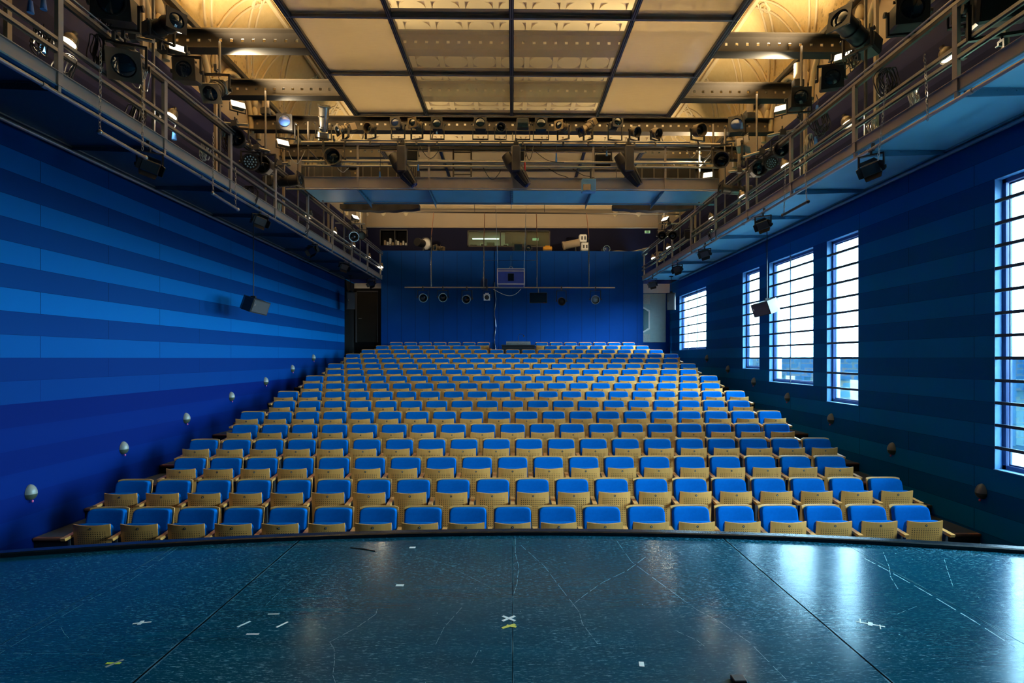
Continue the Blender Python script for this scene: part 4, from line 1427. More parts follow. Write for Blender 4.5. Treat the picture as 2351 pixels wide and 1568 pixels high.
WL, WN = 'windowless wall', 'windows'
# ---- lanterns standing on the top pipe of the bridge
BT = [ # px, py, kind, size, pan, tilt, body, lens, look
    (656, 283, 'fresnel', 0.34, 8, 5, 'black_metal', 'lens_blue', 'broad black fresnel with a deep blue lens'),
    (743, 285, 'long', 0.28, 22, -58, 'silver', 'lens_glass', 'long silver barrel tipped steeply upwards'),
    (794, 296, 'profile', 0.26, -52, 22, 'brown_metal', 'lens_glass', 'bronze ribbed barrel turned to the windowless wall'),
    (851, 296, 'par', 0.24, -28, 8, 'brown_metal', 'lens_glass', 'small bronze can turned to the windowless wall'),
    (914, 288, 'profile', 0.26, -8, 4, 'dark_grey', 'lens_blue', 'square-fronted grey spot with a bluish lens'),
    (957, 287, 'profile', 0.25, -22, 6, 'brown_metal', 'lens_glass', 'bronze square-fronted spot in a wide yoke'),
    (1004, 286, 'fresnel', 0.26, 0, 4, 'black_metal', 'lens_glass', 'black round-lensed spot with a blue plug below'),
    (1103, 285, 'fresnel', 0.29, 0, 0, 'black_metal', 'lens_glass', 'square black spot with red tabs'),
    (1149, 294, 'oct', 0.22, 10, 8, 'dark_grey', 'lens_glass', 'small dark eight-sided spot'),
    (1200, 285, 'box', 0.28, 0, 0, 'black_metal', 'lens_glass', 'tall black box light'),
    (1242, 286, 'fresnel', 0.29, 0, 0, 'black_metal', 'lens_glass', 'square black spot with a shining domed lens'),
    (1293, 292, 'profile', 0.25, -35, 5, 'brown_metal', 'lens_glass', 'bronze spot with looped cables behind'),
    (1350, 290, 'long', 0.22, -48, 38, 'brown_metal', 'lens_glass', 'long bronze barrel pointing down and aside'),
    (1412, 286, 'profile', 0.27, 8, 4, 'dark_grey', 'lens_glass', 'square-fronted grey spot in a tall yoke'),
    (1456, 302, 'par', 0.24, 32, 24, 'brown_metal', 'lens_glass', 'bronze can aimed down towards the windows'),
    (1504, 305, 'par', 0.24, 35, 26, 'brown_metal', 'lens_glass', 'second bronze can aimed down towards the windows'),
    (1602, 300, 'par', 0.30, 20, 14, 'brown_metal', 'lens_glass', 'big bronze can above the flood end of the pipe'),
    (1689, 290, 'fresnel', 0.36, -14, 0, 'black_metal', 'lens_blue', 'broad black light with a deep blue front'),
]
zpipe = ZBR + zr3
for (px, py, kd, s, pan, tilt, body, lens, look) in BT:
    P = at(px, py, YBR - 0.04)
    dr = max(0.6, (P.z - zpipe - 0.10) / s)
    lantern(kd, P, s, pan, tilt, False, '%s, standing on the bridge pipe' % look, 'lanterns on the top pipe of the bridge', body, lens, dr)
# red tabs and blue plugs hanging about the bridge
for i, (px, py, h2, mt, lab) in enumerate(((1003, 305, 0.05, 'blue_sleeve', 'blue plug below a bridge spot beside the drooping cables'), (1277, 362, 0.20, 'blue_sleeve', 'blue sleeve hanging under the bridge pipe'), (1393, 352, 0.12, 'blue_sleeve', 'short blue sleeve hanging beside the dark box light'), (960, 385, 0.14, 'blue_sleeve', 'blue plug bundle beside the first moving head'), (872, 400, 0.12, 'blue_sleeve', 'blue plug hanging on a thin wire over the bridge toe board'), (1205, 388, 0.30, 'red_plastic', 'red strap hanging beside the middle moving head'))):
    P = at(px, py, YBR - 0.12)
    m = MB().mat(mt).cyl((0, 0, -h2 / 2), (0, 0, h2 / 2), 0.024, 0.016, 8).mat('black_rubber').tube([(0, 0, h2 / 2), (0.01, 0.02, h2 / 2 + 0.06), (0, 0.05, zpipe - P.z - 0.02 if zpipe - P.z > h2 else h2)], 0.006, 5)
    tag(m.build('cable_plug' if mt != 'red_plastic' else 'strap', loc=P), lab, 'cable plug' if mt != 'red_plastic' else 'strap')
# hung below it
for (px, py, kd, s, pan, tilt, body, lens, lab, y) in (
    (767, 363, 'oct', 0.37, 4, 6, 'brown_metal', 'lens_glass', 'big eight-sided spot hanging below the bridge pipe, towards the windowless wall', YBR - 0.3),
    (1657, 369, 'oct', 0.36, -24, 10, 'dark_grey', 'lens_glass', 'big eight-sided spot hanging below the bridge pipe, towards the windows', YBR - 0.3),
    (1384, 370, 'box', 0.36, 5, 12, 'black_metal', 'black_metal', 'black vented box light hanging below the bridge pipe', YBR + 0.35),
    (946, 357, 'box', 0.26, 8, 8, 'black_metal', 'black_metal', 'black box hanging behind the first moving head', YBR + 0.45),
    (1192, 358, 'box', 0.24, 0, 8, 'black_metal', 'black_metal', 'small black box hanging behind the middle moving head', YBR + 0.5)):
    P = at(px, py, y)
    lantern(kd, P, s, pan, tilt, True, lab, 'lanterns hung below the bridge pipe', body, lens, max(0.6, (zpipe - P.z - 0.1) / s))
for i, (px, lab) in enumerate(((925, 'black moving head light on the bridge, closest to the windowless wall'), (1187, 'black moving head light at the middle of the bridge'), (1446, 'black moving head light on the bridge, closest to the windows'))):
    P = at(px - 2, 365, YBR - 0.28)
    mover((P.x, P.y, P.z), lab, 'moving heads under the bridge')
# barn-door light at the end of the bridge pipe, floor boxes, bulb
lantern('barn', at(1706, 333, YBR - 0.3), 0.34, 62, -6, False, 'steel flood with barn doors at the bridge end towards the windows', 'lanterns hung below the bridge pipe', 'steel', 'lens_glass')
for i, (x0, x1, lab, mt) in enumerate(((700, 800, 'ribbed grey metal case standing on the bridge', 'dark_grey'), (830, 925, 'black case standing on the bridge behind the first moving head', 'black_metal'), (940, 962, 'small black case on the bridge deck', 'black_metal'), (1455, 1590, 'long black case on the bridge towards the windows', 'black_metal'))):
    A, B = at(x0, 408, YBR + 0.75), at(x1, 388, YBR + 0.75)
    m = MB().mat(mt).bbox(A.x, B.x, YBR + 0.5, YBR + 0.95, ZBR + 0.05, B.z, 0.02).mat('steel')
    for q in range(5):
        x = A.x + (B.x - A.x) * (q + 0.5) / 5
        m.bb(x - 0.012, x + 0.012, YBR + 0.492, YBR + 0.5, ZBR + 0.08, B.z - 0.03)
    tag(m.build('storage_case'), lab, 'case')
# ladder seen behind the bridge
m = MB().mat('beam_paint')
A, B = at(1041, 407, 14.22), at(1082, 300, 14.22)
for x in (A.x, B.x): m.bb(x - 0.02, x + 0.02, 14.20, 14.24, ZBR + 0.0, ZBR + 1.45)
for q in range(5): m.cyl((A.x, 14.22, ZBR + 0.15 + q * 0.28), (B.x, 14.22, ZBR + 0.15 + q * 0.28), 0.014, n=6)
tag(m.build('ladder'), 'thin brown ladder rising behind the middle of the bridge', 'ladder')
# ---- lanterns on the galleries
GL = [
    (266, 12, 6.95, 'fresnel', 0.42, 14, 12, 'black_metal', 'lens_glass', False, 'big black fresnel on the gallery rail at the corner of the view, windowless side'),
    (372, 62, 7.9, 'long', 0.27, 58, 4, 'black_metal', 'lens_glass', False, 'black barrel spot on the rail aimed across the hall, above the lit flood'),
    (288, 148, 7.0, 'fresnel', 0.36, 26, 30, 'brown_metal', 'lens_glass', True, 'bronze fresnel hung below the rail pointing down, windowless side'),
    (430, 165, 8.5, 'fresnel', 0.32, 6, 8, 'brown_metal', 'lens_glass', True, 'round-topped spot with a glinting lens beside the first lit flood'),
    (497, 205, 9.2, 'profile', 0.34, 4, 38, 'brown_metal', 'lens_glass', True, 'bronze barrel spot pointing down beside a steel rod, windowless side'),
    (545, 321, 10.1, 'par', 0.30, 16, 6, 'black_metal', 'lens_glass', True, 'black round can hung low on the gallery, windowless side'),
    (577, 374, 10.6, 'led', 0.29, 14, 6, 'black_metal', 'lens_glass', True, 'round spot with a cluster of pale cells, windowless side'),
    (608, 383, 11.0, 'oct', 0.34, 2, 4, 'black_metal', 'lens_glass', True, 'dark eight-sided spot beside the clustered-cell light, windowless side'),
    (648, 417, 12.3, 'long', 0.30, 84, -4, 'black_metal', 'lens_glass', True, 'long black barrel lying sideways at the bridge end, windowless side'),
    (810, 543, 17.3, 'par', 0.30, 30, 14, 'silver', 'lens_glass', True, 'silver can at the far end of the gallery, windowless side'),
    (831, 541, 17.9, 'par', 0.26, 8, 14, 'black_metal', 'led_cell', True, 'black can with a pale lens at the far gallery end, windowless side'),
    (2084, 30, 7.0, 'fresnel', 0.38, -12, 4, 'black_metal', 'lens_glass', False, 'square black fresnel high on the window-side rail'),
    (1968, 82, 8.0, 'long', 0.33, -60, -14, 'black_metal', 'lens_glass', False, 'large black barrel spot on the window-side rail, above the lit flood'),
    (1908, 182, 8.8, 'fresnel', 0.32, -18, 10, 'black_metal', 'lens_glass', True, 'black fresnel with a glinting lens below the lit flood, window side'),
    (1834, 228, 9.8, 'fresnel', 0.33, -8, 6, 'black_metal', 'lens_glass', False, 'square black spot standing beside the second lit flood, window side'),
    (1792, 346, 10.5, 'par', 0.27, -16, 6, 'black_metal', 'lens_glass', True, 'black can hung beside the clustered-cell light, window side'),
    (1769, 376, 10.8, 'led', 0.22, -14, 6, 'black_metal', 'lens_glass', True, 'round spot with a cluster of pale cells, window side'),
    (1739, 390, 11.2, 'oct', 0.32, -6, 4, 'dark_grey', 'lens_glass', True, 'dark eight-sided spot with a pale rim, window side'),
    (2300, 6, 5.9, 'box', 0.50, -20, 10, 'black_metal', 'black_metal', False, 'large black box light at the upper corner, window side'),
    (2215, 22, 6.4, 'fresnel', 0.26, -30, 20, 'black_metal', 'lens_glass', False, 'small black spot beside the large box light, window side'),
    (1690, 437, 12.5, 'long', 0.26, -86, -4, 'black_metal', 'lens_glass', True, 'long black barrel lying sideways at the bridge end, window side'),
    (1520, 541, 17.8, 'par', 0.26, -14, 10, 'black_metal', 'lens_glass', True, 'black can at the far gallery end, window side'),
    (1545, 541, 17.0, 'par', 0.26, -18, 10, 'black_metal', 'lens_glass', True, 'second black can at the far gallery end, window side'),
    (1583, 540, 15.6, 'box', 0.24, -20, 10, 'black_metal', 'black_metal', True, 'small dark box light on the far gallery rail, window side'),
]
for (px, py, Y, kd, s, pan, tilt, body, lens, up, lab) in GL:
    lantern(kd, at(px, py, Y), s, pan, tilt, up, lab, 'lanterns on the side galleries', body, lens, 0.70)
# short outrigger pipes carrying them
for i, (xa, ya, xb, yb, Y, lab) in enumerate((
    (264, 77, 352, 95, 7.4, 'first from the stage, windowless side'), (508, 282, 570, 287, 9.9, 'second from the stage, windowless side'), (560, 330, 620, 348, 10.6, 'third from the stage, windowless side'), (625, 376, 662, 374, 11.6, 'at the bridge end, windowless side'),
    (1640, 510, 1640, 511, 17, ''), (770, 512, 838, 514, 17.4, 'at the far end, windowless side'),
    (1762, 312, 1830, 298, 10.0, 'second from the stage, window side'), (1706, 360, 1790, 336, 10.9, 'third from the stage, window side'), (1672, 395, 1722, 388, 11.6, 'at the bridge end, window side'), (1512, 513, 1560, 513, 17.6, 'at the far end, window side'))):
    if not lab: continue
    a, b = at(xa, ya, Y), at(xb, yb, Y)
    m = MB().mat('galvanised').cyl(a, b, 0.024, n=8)
    mid = (a + b) / 2
    m.mat('dark_grey').bb(mid.x - 0.05, mid.x + 0.05, mid.y - 0.045, mid.y + 0.045, mid.z - 0.05, mid.z + 0.05).cyl(mid, (mid.x, mid.y, mid.z + 0.12), 0.014, n=6)
    tag(m.build('outrigger_pipe'), 'short steel pipe carrying spots, %s' % lab, 'pipe', 'short pipes on the galleries')

# ---- floodlights that light the ceiling
for (px, py, Y, pan, tilt, lab, pw) in (
    (408, 112, 9.15, 40, -35, 'lit flood by the first cross beam, windowless side', 1.0),
    (546, 241, 10.95, 40, -35, 'lit flood by the second cross beam, windowless side', 1.0),
    (649, 328, 12.75, 40, -35, 'lit flood glaring on the bridge pipe end, windowless side', 0.12),
    (815, 499, 17.2, 60, -40, 'lit flood at the far gallery end, windowless side', 0.40),
    (1936, 130, 9.15, -40, -35, 'lit flood by the first cross beam, window side', 1.0),
    (1795, 249, 10.95, -40, -35, 'lit flood by the second cross beam, window side', 1.0),
    (1627, 402, 14.0, -30, -30, 'lit flood low behind the bridge, window side', 0.5),
    (1528, 503, 17.2, -60, -40, 'lit flood at the far gallery end, window side', 0.40),
    (403, 52, 8.9, 30, -50, 'small lit flood tucked behind the barrel spot, windowless side', 0.6)):
    flood(at(px, py, Y), pan, tilt, lab, FLOOD_W * pw, 0.22 if Y < 15 else 0.2)
for i, (px, py, Y, s, lab) in enumerate(((610, 247, 12.6, 1, 'windowless side'), (1722, 258, 12.6, -1, 'window side'), (1832, 182, 10.8, -1, 'window side'))):
    P = at(px, py, Y)
    m = MB().mat('taupe').cyl((0, 0, -0.02), (0, 0, 0.30), 0.075, n=12).mat('black_metal').bbox(-0.10, 0.10, -0.06, 0.06, -0.16, -0.02, 0.01)
    tag(m.build('tube_lamp', loc=P), ['upright cylinder lamp on a cross beam, windowless side', 'upright cylinder lamp on the third cross beam, window side', 'upright cylinder lamp on the second cross beam, window side'][i], 'lamp')

# ---- dome work lamps along the galleries
for s, lst, side in ((1, [(158, 100), (393, 268), (710, 497), (767, 534), (810, 565), (846, 591)], WL), (-1, [(2176, 132), (1946, 285), (1803, 382), (1705, 452), (1634, 502), (1535, 569), (1500, 593)], WN)):
    for i, (px, py) in enumerate(lst):
        P = atx(px, py, -s * (XG + 0.07))
        work_lamp((P.x, P.y, P.z + 0.02), -s, 'lit dome lamp on the gallery rail above the %s, %s from the stage' % (side, ORD[i + 1]))
P = at(875, 612, 21.25)
work_lamp((P.x, P.y, P.z), -1, 'lit dome lamp at the corner of the blue rear wall')

# ---- small floods with barn doors slung under the galleries
for s, lst in ((-1, [(344, 382, 40, 25), (597, 508, 46, 20), (718, 576, -30, 25), (790, 613, 40, 25), (853, 651, -20, 30)]), (1, [(2000, 388, -46, 25), (1752, 517, -40, 22), (1618, 583, -30, 25), (1555, 619, -35, 25), (1498, 653, -15, 30)])):
    for i, (px, py, pan, tilt) in enumerate(lst):
        P = atx(px, py, s * XG)
        lantern('barn', (P.x, P.y, P.z), 0.25, pan, tilt, True, 'small flood with barn doors slung over the %s, %s from the stage' % ('windowless wall' if s < 0 else 'windows', ORD[i + 1]), 'small floods slung under the galleries', 'black_metal', 'dark_grey', max(0.5, (CAMZ + 2.80 - P.z) / 0.25))

# ---- chains and hung bars
def chain(P, Q, label):
    P, Q = Vector(P), Vector(Q)
    L = (P - Q).length
    n = max(3, int(L / 0.048))
    d = (Q - P) / n
    m = MB().mat('chain_steel')
    dn = d.normalized()
    for i in range(n):
        c = P + d * (i + 0.5)
        h, w = d.length * 0.62, 0.013
        ax = Vector((1, 0, 0)) if i % 2 else Vector((0, 1, 0))
        pts = [c + ax * (w * math.cos(t)) + dn * (math.sin(t) * h) for t in (k * math.pi / 4 for k in range(8))]
        m.tube(pts, 0.0045, 4, True)
    return tag(m.build('chain'), label, 'chain', 'chains hanging from the galleries')
XI = XG - 0.06
def pt(px, py, s): return atx(px, py, s * XI)
for a, b, s, lab in (((231, 110), (229, 300), -1, 'chain over the first hung bar, stage end, windowless side'), ((327, 160), (327, 345), -1, 'chain beside the first small slung flood, windowless side'),
                     ((490, 305), (489, 440), -1, 'chain at the stage end of the second hung bar, windowless side'), ((541, 385), (541, 474), -1, 'chain at the far end of the second hung bar, windowless side'),
                     ((2123, 125), (2130, 277), 1, 'chain with an end ring nearest the stage, window side'), ((2036, 180), (2016, 368), 1, 'chain beside the big slung flood, window side'),
                     ((1803, 388), (1800, 490), 1, 'chain at the far end of the hung bar, window side'), ((1847, 330), (1852, 460), 1, 'chain at the near end of the hung bar, window side')):
    chain(pt(*a, s), pt(*b, s), lab)
for a, b, s, lab in (((229, 303), (334, 362), -1, 'first short steel bar hung on chains, windowless side'), ((488, 444), (546, 481), -1, 'second short steel bar hung on chains, windowless side'), ((1797, 494), (1855, 463), 1, 'short dark bar hung on two chains, window side')):
    m = MB().mat('galvanised' if s < 0 else 'black_metal').cyl(pt(*a, s), pt(*b, s), 0.024, n=10)
    for q in (a, b): m.sphere(pt(*q, s), 0.032, 8, 6)
    tag(m.build('hung_bar'), lab, 'bar', 'bars hung on chains')

# ---- cable bundles and plugs on the rails
def bundle(P, w, h, n, label, mat='black_rubber', r=0.007):
    rnd = random.Random(int(P.y * 1000))
    m = MB().mat(mat)
    for i in range(n):
        ww, hh, dx = w * rnd.uniform(0.4, 1), h * rnd.uniform(0.55, 1), rnd.uniform(-0.3, 0.3) * w
        y = rnd.uniform(-0.04, 0.04)
        m.tube([(dx + ww / 2 * math.cos(t), y + 0.02 * math.sin(3 * t), -hh / 2 + hh / 2 * math.sin(t)) for t in (2 * math.pi * k / 14 for k in range(14))], r, 5, True)
    return tag(m.build('cable_bundle', loc=P), label, 'cable', 'looped cables tied to the galleries')
for (px, py, s, w, h, n, lab, mt) in (
    (224, 95, -1, 0.16, 0.45, 9, 'looped black cables behind the first chain, windowless side', 'black_rubber'), (320, 150, -1, 0.18, 0.40, 8, 'looped grey cables above the second chain, windowless side', 'chain_steel'),
    (90, 80, -1, 0.2, 0.3, 6, 'looped black cables on the rail near the stage, windowless side', 'black_rubber'), (155, 140, -1, 0.25, 0.3, 7, 'looped black cables on the gallery deck, windowless side', 'black_rubber'),
    (315, 255, -1, 0.22, 0.35, 8, 'black cables heaped by the toe board, windowless side', 'black_rubber'), (470, 340, -1, 0.12, 0.32, 7, 'pale cord loops on the mid rail, windowless side', 'white_paint'),
    (520, 300, -1, 0.2, 0.5, 9, 'black cables below the low round can, windowless side', 'black_rubber'), (575, 440, -1, 0.3, 0.4, 9, 'black cables by the bridge end, windowless side', 'black_rubber'),
    (643, 470, -1, 0.10, 0.40, 5, 'pale blue cord loop on a post, windowless side', 'led_cell'), (690, 520, -1, 0.3, 0.35, 8, 'black cables on the far gallery deck, windowless side', 'black_rubber'),
    (800, 580, -1, 0.3, 0.35, 8, 'black cables near the far gallery end, windowless side', 'black_rubber'),
    (1880, 265, 1, 0.3, 0.45, 10, 'long looped black cables on the upper rail, window side', 'black_rubber'), (2035, 170, 1, 0.28, 0.4, 10, 'tangled black cables above the big slung flood, window side', 'black_rubber'),
    (2100, 215, 1, 0.10, 0.30, 8, 'coiled steel chain tail behind the rails, window side', 'chain_steel'), (2007, 288, 1, 0.12, 0.30, 8, 'second coiled chain tail behind the rails, window side', 'chain_steel'),
    (1860, 320, 1, 0.10, 0.42, 7, 'hanging grey cords beside the second chain, window side', 'chain_steel'), (1640, 540, 1, 0.3, 0.3, 8, 'black cables by the far window-side rail', 'black_rubber'),
    (1515, 590, 1, 0.35, 0.35, 10, 'tan cables heaped at the far gallery end, window side', 'timber'), (1950, 130, 1, 0.2, 0.3, 6, 'cable loops hanging from the large barrel spot', 'black_rubber'), (240, 40, -1, 0.12, 0.35, 6, 'cable loops hanging from the corner fresnel', 'black_rubber')):
    P = atx(px, py - 12, s * (XG + 0.10))
    bundle(P, w, h, n, lab, mt)
for i, (px, py, s, Xo, lab) in enumerate(((70, 15, -1, 0.3, 'blue cable sleeve at the upper corner, first of the hanging pair'), (100, 8, -1, 0.3, 'blue cable sleeve at the upper corner, second of the hanging pair'), (96, 106, -1, 0.35, 'blue plug behind the rails near the stage'), (400, 310, -1, 0.05, 'bright blue cone plug hanging under a dome lamp'), (513, 305, -1, 0.2, 'blue sleeve beside the low round can'), (1876, 250, 1, 0.3, 'blue plug behind the rail, window side'), (1873, 322, 1, 0.25, 'blue plug low behind the chain, window side'), (1587, 515, 1, 0.05, 'blue sleeve on a far post, window side'), (1703, 288, 1, 0.0, 'blue plug beside the broad blue-fronted light'))):
    P = atx(px, py, s * (XG + Xo))
    m = MB().mat('blue_sleeve').cyl((0, 0, -0.07), (0, 0, 0.06), 0.034, 0.020, 10).mat('black_rubber').tube([(0, 0, 0.06), (0.02, 0, 0.14), (0.0, 0.03, 0.26)], 0.008, 5)
    tag(m.build('cable_plug', loc=P), lab, 'cable plug', 'blue plugs about the galleries')
# loose leads drooping about the bridge
for i, (x0, y0, x1, y1, sg, mt, lab) in enumerate((
    (662, 345, 700, 345, 0.30, 'white_paint', 'pale lead drooping below the glaring bridge flood'), (965, 335, 1012, 335, 0.28, 'black_rubber', 'black lead drooping between bridge posts beside the ladder'), (1205, 335, 1225, 335, 0.32, 'black_rubber', 'coiled black lead beside the middle moving head'),
    (1225, 345, 1295, 372, 0.10, 'black_rubber', 'black lead slanting under the bridge pipe'), (1260, 388, 1305, 408, 0.02, 'black_rubber', 'black lead slanting over the toe board'), (1110, 385, 1150, 390, 0.24, 'black_rubber', 'black lead looping before the toe board'),
    (1577, 345, 1600, 345, 0.16, 'white_paint', 'pale lead loop beside the window-side beam holes'), (1600, 345, 1633, 345, 0.17, 'white_paint', 'second pale lead loop beside the window-side beam holes'), (1315, 388, 1365, 408, 0.04, 'black_rubber', 'black lead running to the pale blue box'),
    (735, 335, 765, 340, 0.10, 'black_rubber', 'black lead drooping behind the eight-sided spot'), (775, 385, 800, 385, 0.10, 'white_paint', 'pale lead loop under the mid rail'))):
    a, b = at(x0, y0, YBR - 0.1), at(x1, y1, YBR - 0.1)
    m = MB().mat(mt).tube([a.lerp(b, t / 10) - Vector((0, 0.02 * math.sin(t), sg * 4 * (t / 10) * (1 - t / 10))) for t in range(11)], 0.008, 5)
    tag(m.build('cable'), lab, 'cable', 'loose leads about the bridge')
# pale blue service box under the bridge front
p0, p1 = at(1335, 443, YBR - 0.22), at(1367, 413, YBR - 0.22)
bx = thing('ceiling_projector', 'pale blue box with a glass port hanging at the bridge front', 'projector', ((p0.x + p1.x) / 2, p0.y, (p0.z + p1.z) / 2))
w2, h2 = (p1.x - p0.x) / 2, (p1.z - p0.z) / 2
MB().mat('reveal_blue').bbox(-w2, w2, -0.10, 0.06, -h2, h2, 0.012).build('box', None, bx)
MB().mat('silver').bbox(-w2 * 0.85, w2 * 0.25, -0.135, -0.098, -h2 * 0.85, h2 * 0.1, 0.008).build('glass_port', None, bx)
MB().mat('dark_grey').cyl((0.05, 0, h2), (0.05, 0, h2 + 0.25), 0.02, n=8).bb(-w2 * 0.6, w2 * 0.6, -0.03, 0.03, h2 - 0.01, h2 + 0.03).build('mount', None, bx)

# ---- loudspeakers
def speaker(P, pan, tilt, label, sx=0.44, sy=0.36, sz=0.30, hang=1.4, roll=0.0):
    root = thing('loudspeaker', label, 'loudspeaker', P, 'hanging loudspeakers')
    m = MB().mat('black_metal')
    m.poly([(-sx / 2, -sy / 2, -sz / 2), (sx / 2, -sy / 2, -sz / 2), (sx / 2, sy * 0.1, -sz / 2), (sx * 0.28, sy / 2, -sz / 2), (-sx * 0.28, sy / 2, -sz / 2), (-sx / 2, sy * 0.1, -sz / 2)], (0, 0, sz))
    b = m.build('cabinet', None, root)
    b.rotation_euler = (R(tilt), R(roll), R(pan))
    m = MB().mat('dark_grey').bbox(-sx / 2 + 0.02, sx / 2 - 0.02, -sy / 2 - 0.014, -sy / 2 - 0.001, -sz / 2 + 0.02, sz / 2 - 0.02, 0.006)
    m.mat('silver').bb(-sx / 2 + 0.05, -sx / 2 + 0.08, -sy / 2 - 0.017, -sy / 2 - 0.014, 0.0, 0.05)
    m.build('grille', None, b)
    m = MB().mat('black_metal').cyl((0, 0, 0), (0, 0, hang), 0.010, n=8).bb(-0.05, 0.05, -0.03, 0.03, sz / 2, sz / 2 + 0.05).bb(-0.06, 0.06, -0.06, 0.06, hang - 0.02, hang)
    m.build('drop_pole', None, root)
    return root
P = at(582, 700, 12.4); speaker(P, 72, 18, 'black loudspeaker hanging before the windowless wall', 0.50, 0.40, 0.30, ZG - P.z - 0.01, 6)
P = at(1761, 705, 12.6); speaker(P, -70, 18, 'black loudspeaker hanging before the windows', 0.50, 0.40, 0.30, ZG - P.z - 0.01, -6)
P = at(805, 690, 20.4); speaker(P, 20, 8, 'dark upright loudspeaker at the far end of the windowless wall', 0.30, 0.34, 0.62, ZG - P.z - 0.01)
P = at(1541, 692, 20.4); speaker(P, -20, 8, 'upright loudspeaker in the corner beside the wide gridded window', 0.30, 0.34, 0.62, ZG - P.z - 0.01)

# ---- egg-shaped aisle lamps on the side walls
for s, lst, side in ((-1, [(77, 1130), (289, 1028), (432, 960), (535, 910), (613, 875), (674, 846), (722, 821)], WL), (1, [(2247, 1128), (2043, 1030), (1904, 961), (1805, 912), (1728, 876), (1669, 847), (1621, 822)], 'window wall')):
    for i, (px, py) in enumerate(lst):
        P = atx(px, py, s * (XW - 0.05))
        root = thing('aisle_lamp', 'egg-shaped lamp low on the %s, %s from the stage' % (side, ORD[i + 1]), 'lamp', (s * (XW - 0.002), P.y, P.z), 'egg-shaped aisle lamps')
        def half(v0, v1, mt, nm):
            m = MB().mat(mt)
            def fn(u, v):
                th = math.pi * (u - 0.5)
                ph = math.pi * (v0 + (v1 - v0) * v)
                rr = 0.078 * math.sin(ph) * (1.0 - 0.12 * math.cos(ph))
                return (-s * rr * math.cos(th) * 1.05, rr * math.sin(th) * 1.0, 0.105 * math.cos(ph))
            m.grid(fn, 12, 8)
            return m.build(nm, None, root)
        half(0.0, 0.56, 'egg_grey', 'upper_shell')
        half(0.56, 1.0, 'egg_dark', 'lower_shell')
        MB().mat('pink_bulb').sphere((-s * 0.035, 0, -0.118), (0.014, 0.014, 0.018), 8, 6).build('indicator', None, root)

# ---- hanging bar before the rear wall
YH = 18.6
A, B = at(929, 660, YH), at(1412, 665, YH)
bar = thing('hanging_bar', 'long steel lighting bar hung before the blue rear wall', 'lighting bar', (0, YH, A.z))
MB().mat('galvanised').cyl((A.x, 0, 0), (B.x, 0, 0), 0.022, n=10).build('pipe', None, bar)
for i, q in enumerate((990, 1111, 1233, 1352)):
    x = at(q, 600, YH).x
    zk = at(q, 545, YH).z - A.z
    MB().mat('silver').cyl((x, 0, 0), (x, 0, zk), 0.018, n=8).mat('nosing_wood').cyl((x, 0, zk), (x, yr - YH, at(1177, 488, yr).z - A.z), 0.012, n=6).build('drop_rod', None, bar)
MB().mat('frame_blue').cyl((at(1113, 598, YH).x, 0, at(1113, 598, YH).z - A.z), (at(1230, 598, YH).x, 0, at(1230, 598, YH).z - A.z), 0.012, n=6).build('tie_rod', None, bar)
for i, (px, py, kd, s, pan, body, lens, lab) in enumerate((
    (971, 683, 'par', 0.28, 14, 'black_metal', 'lens_glass', 'black can on the rear bar, first from the windowless wall'), (1017, 682, 'par', 0.28, 6, 'black_metal', 'lens_glass', 'black can on the rear bar, second from the windowless wall'), (1072, 686, 'par', 0.28, -6, 'black_metal', 'lens_glass', 'black can on the rear bar, third from the windowless wall'),
    (1118, 682, 'fresnel', 0.21, 0, 'white_paint', 'black_metal', 'small white square spot on the rear bar'), (1289, 691, 'par', 0.26, 0, 'black_metal', 'black_metal', 'dark can on the rear bar, beside the dark screen'), (1367, 687, 'par', 0.28, -8, 'black_metal', 'led_cell', 'can with a bright blue rim on the rear bar, end towards the windows'))):
    P = at(px, py, YH)
    lantern(kd, P, s, pan, 14, True, lab, 'lanterns on the rear bar', body, lens, max(0.5, (A.z - P.z - 0.10) / s), rim='led_cell' if i != 4 else None)
    if kd == 'par':
        pass
P = at(1236, 684, YH)
mo = thing('monitor_screen', 'flat black screen hanging from the rear bar', 'screen', P)
MB().mat('black_metal').bbox(-0.29, 0.29, -0.05, 0.05, -0.17, 0.17, 0.01).build('casing', None, mo)
m = MB().mat('lens_glass').bb(-0.27, 0.27, -0.056, -0.049, -0.15, 0.15); m.mat('red_plastic').bb(0.17, 0.20, -0.058, -0.05, -0.165, -0.155); m.build('display', None, mo)
MB().mat('steel').cyl((0.0, 0, 0.17), (0.0, 0, A.z - P.z), 0.014, n=6).build('drop_rod', None, mo)
m = MB().mat('white_paint')
a, b = at(1132, 664, YH), at(1196, 664, YH)
m.tube([a.lerp(b, t / 12) - Vector((0, 0.03, 0.30 * 4 * (t / 12) * (1 - t / 12) * (0.4 + 0.6 * (t / 12)))) for t in range(13)], 0.008, 5)
tag(m.build('cable'), 'pale lead drooping from the middle of the rear bar', 'cable')
P = at(1111, 650, YH + 0.1)
m = MB().mat('frame_blue').poly([(-0.10, 0, -0.20), (0.10, 0, -0.22), (0.12, 0, 0.12), (-0.02, 0, 0.22), (-0.12, 0, 0.05)], (0, 0.06, 0))
tag(m.build('cloth_pouch', loc=P), 'dull blue pouch hanging on the rear bar rod', 'pouch')
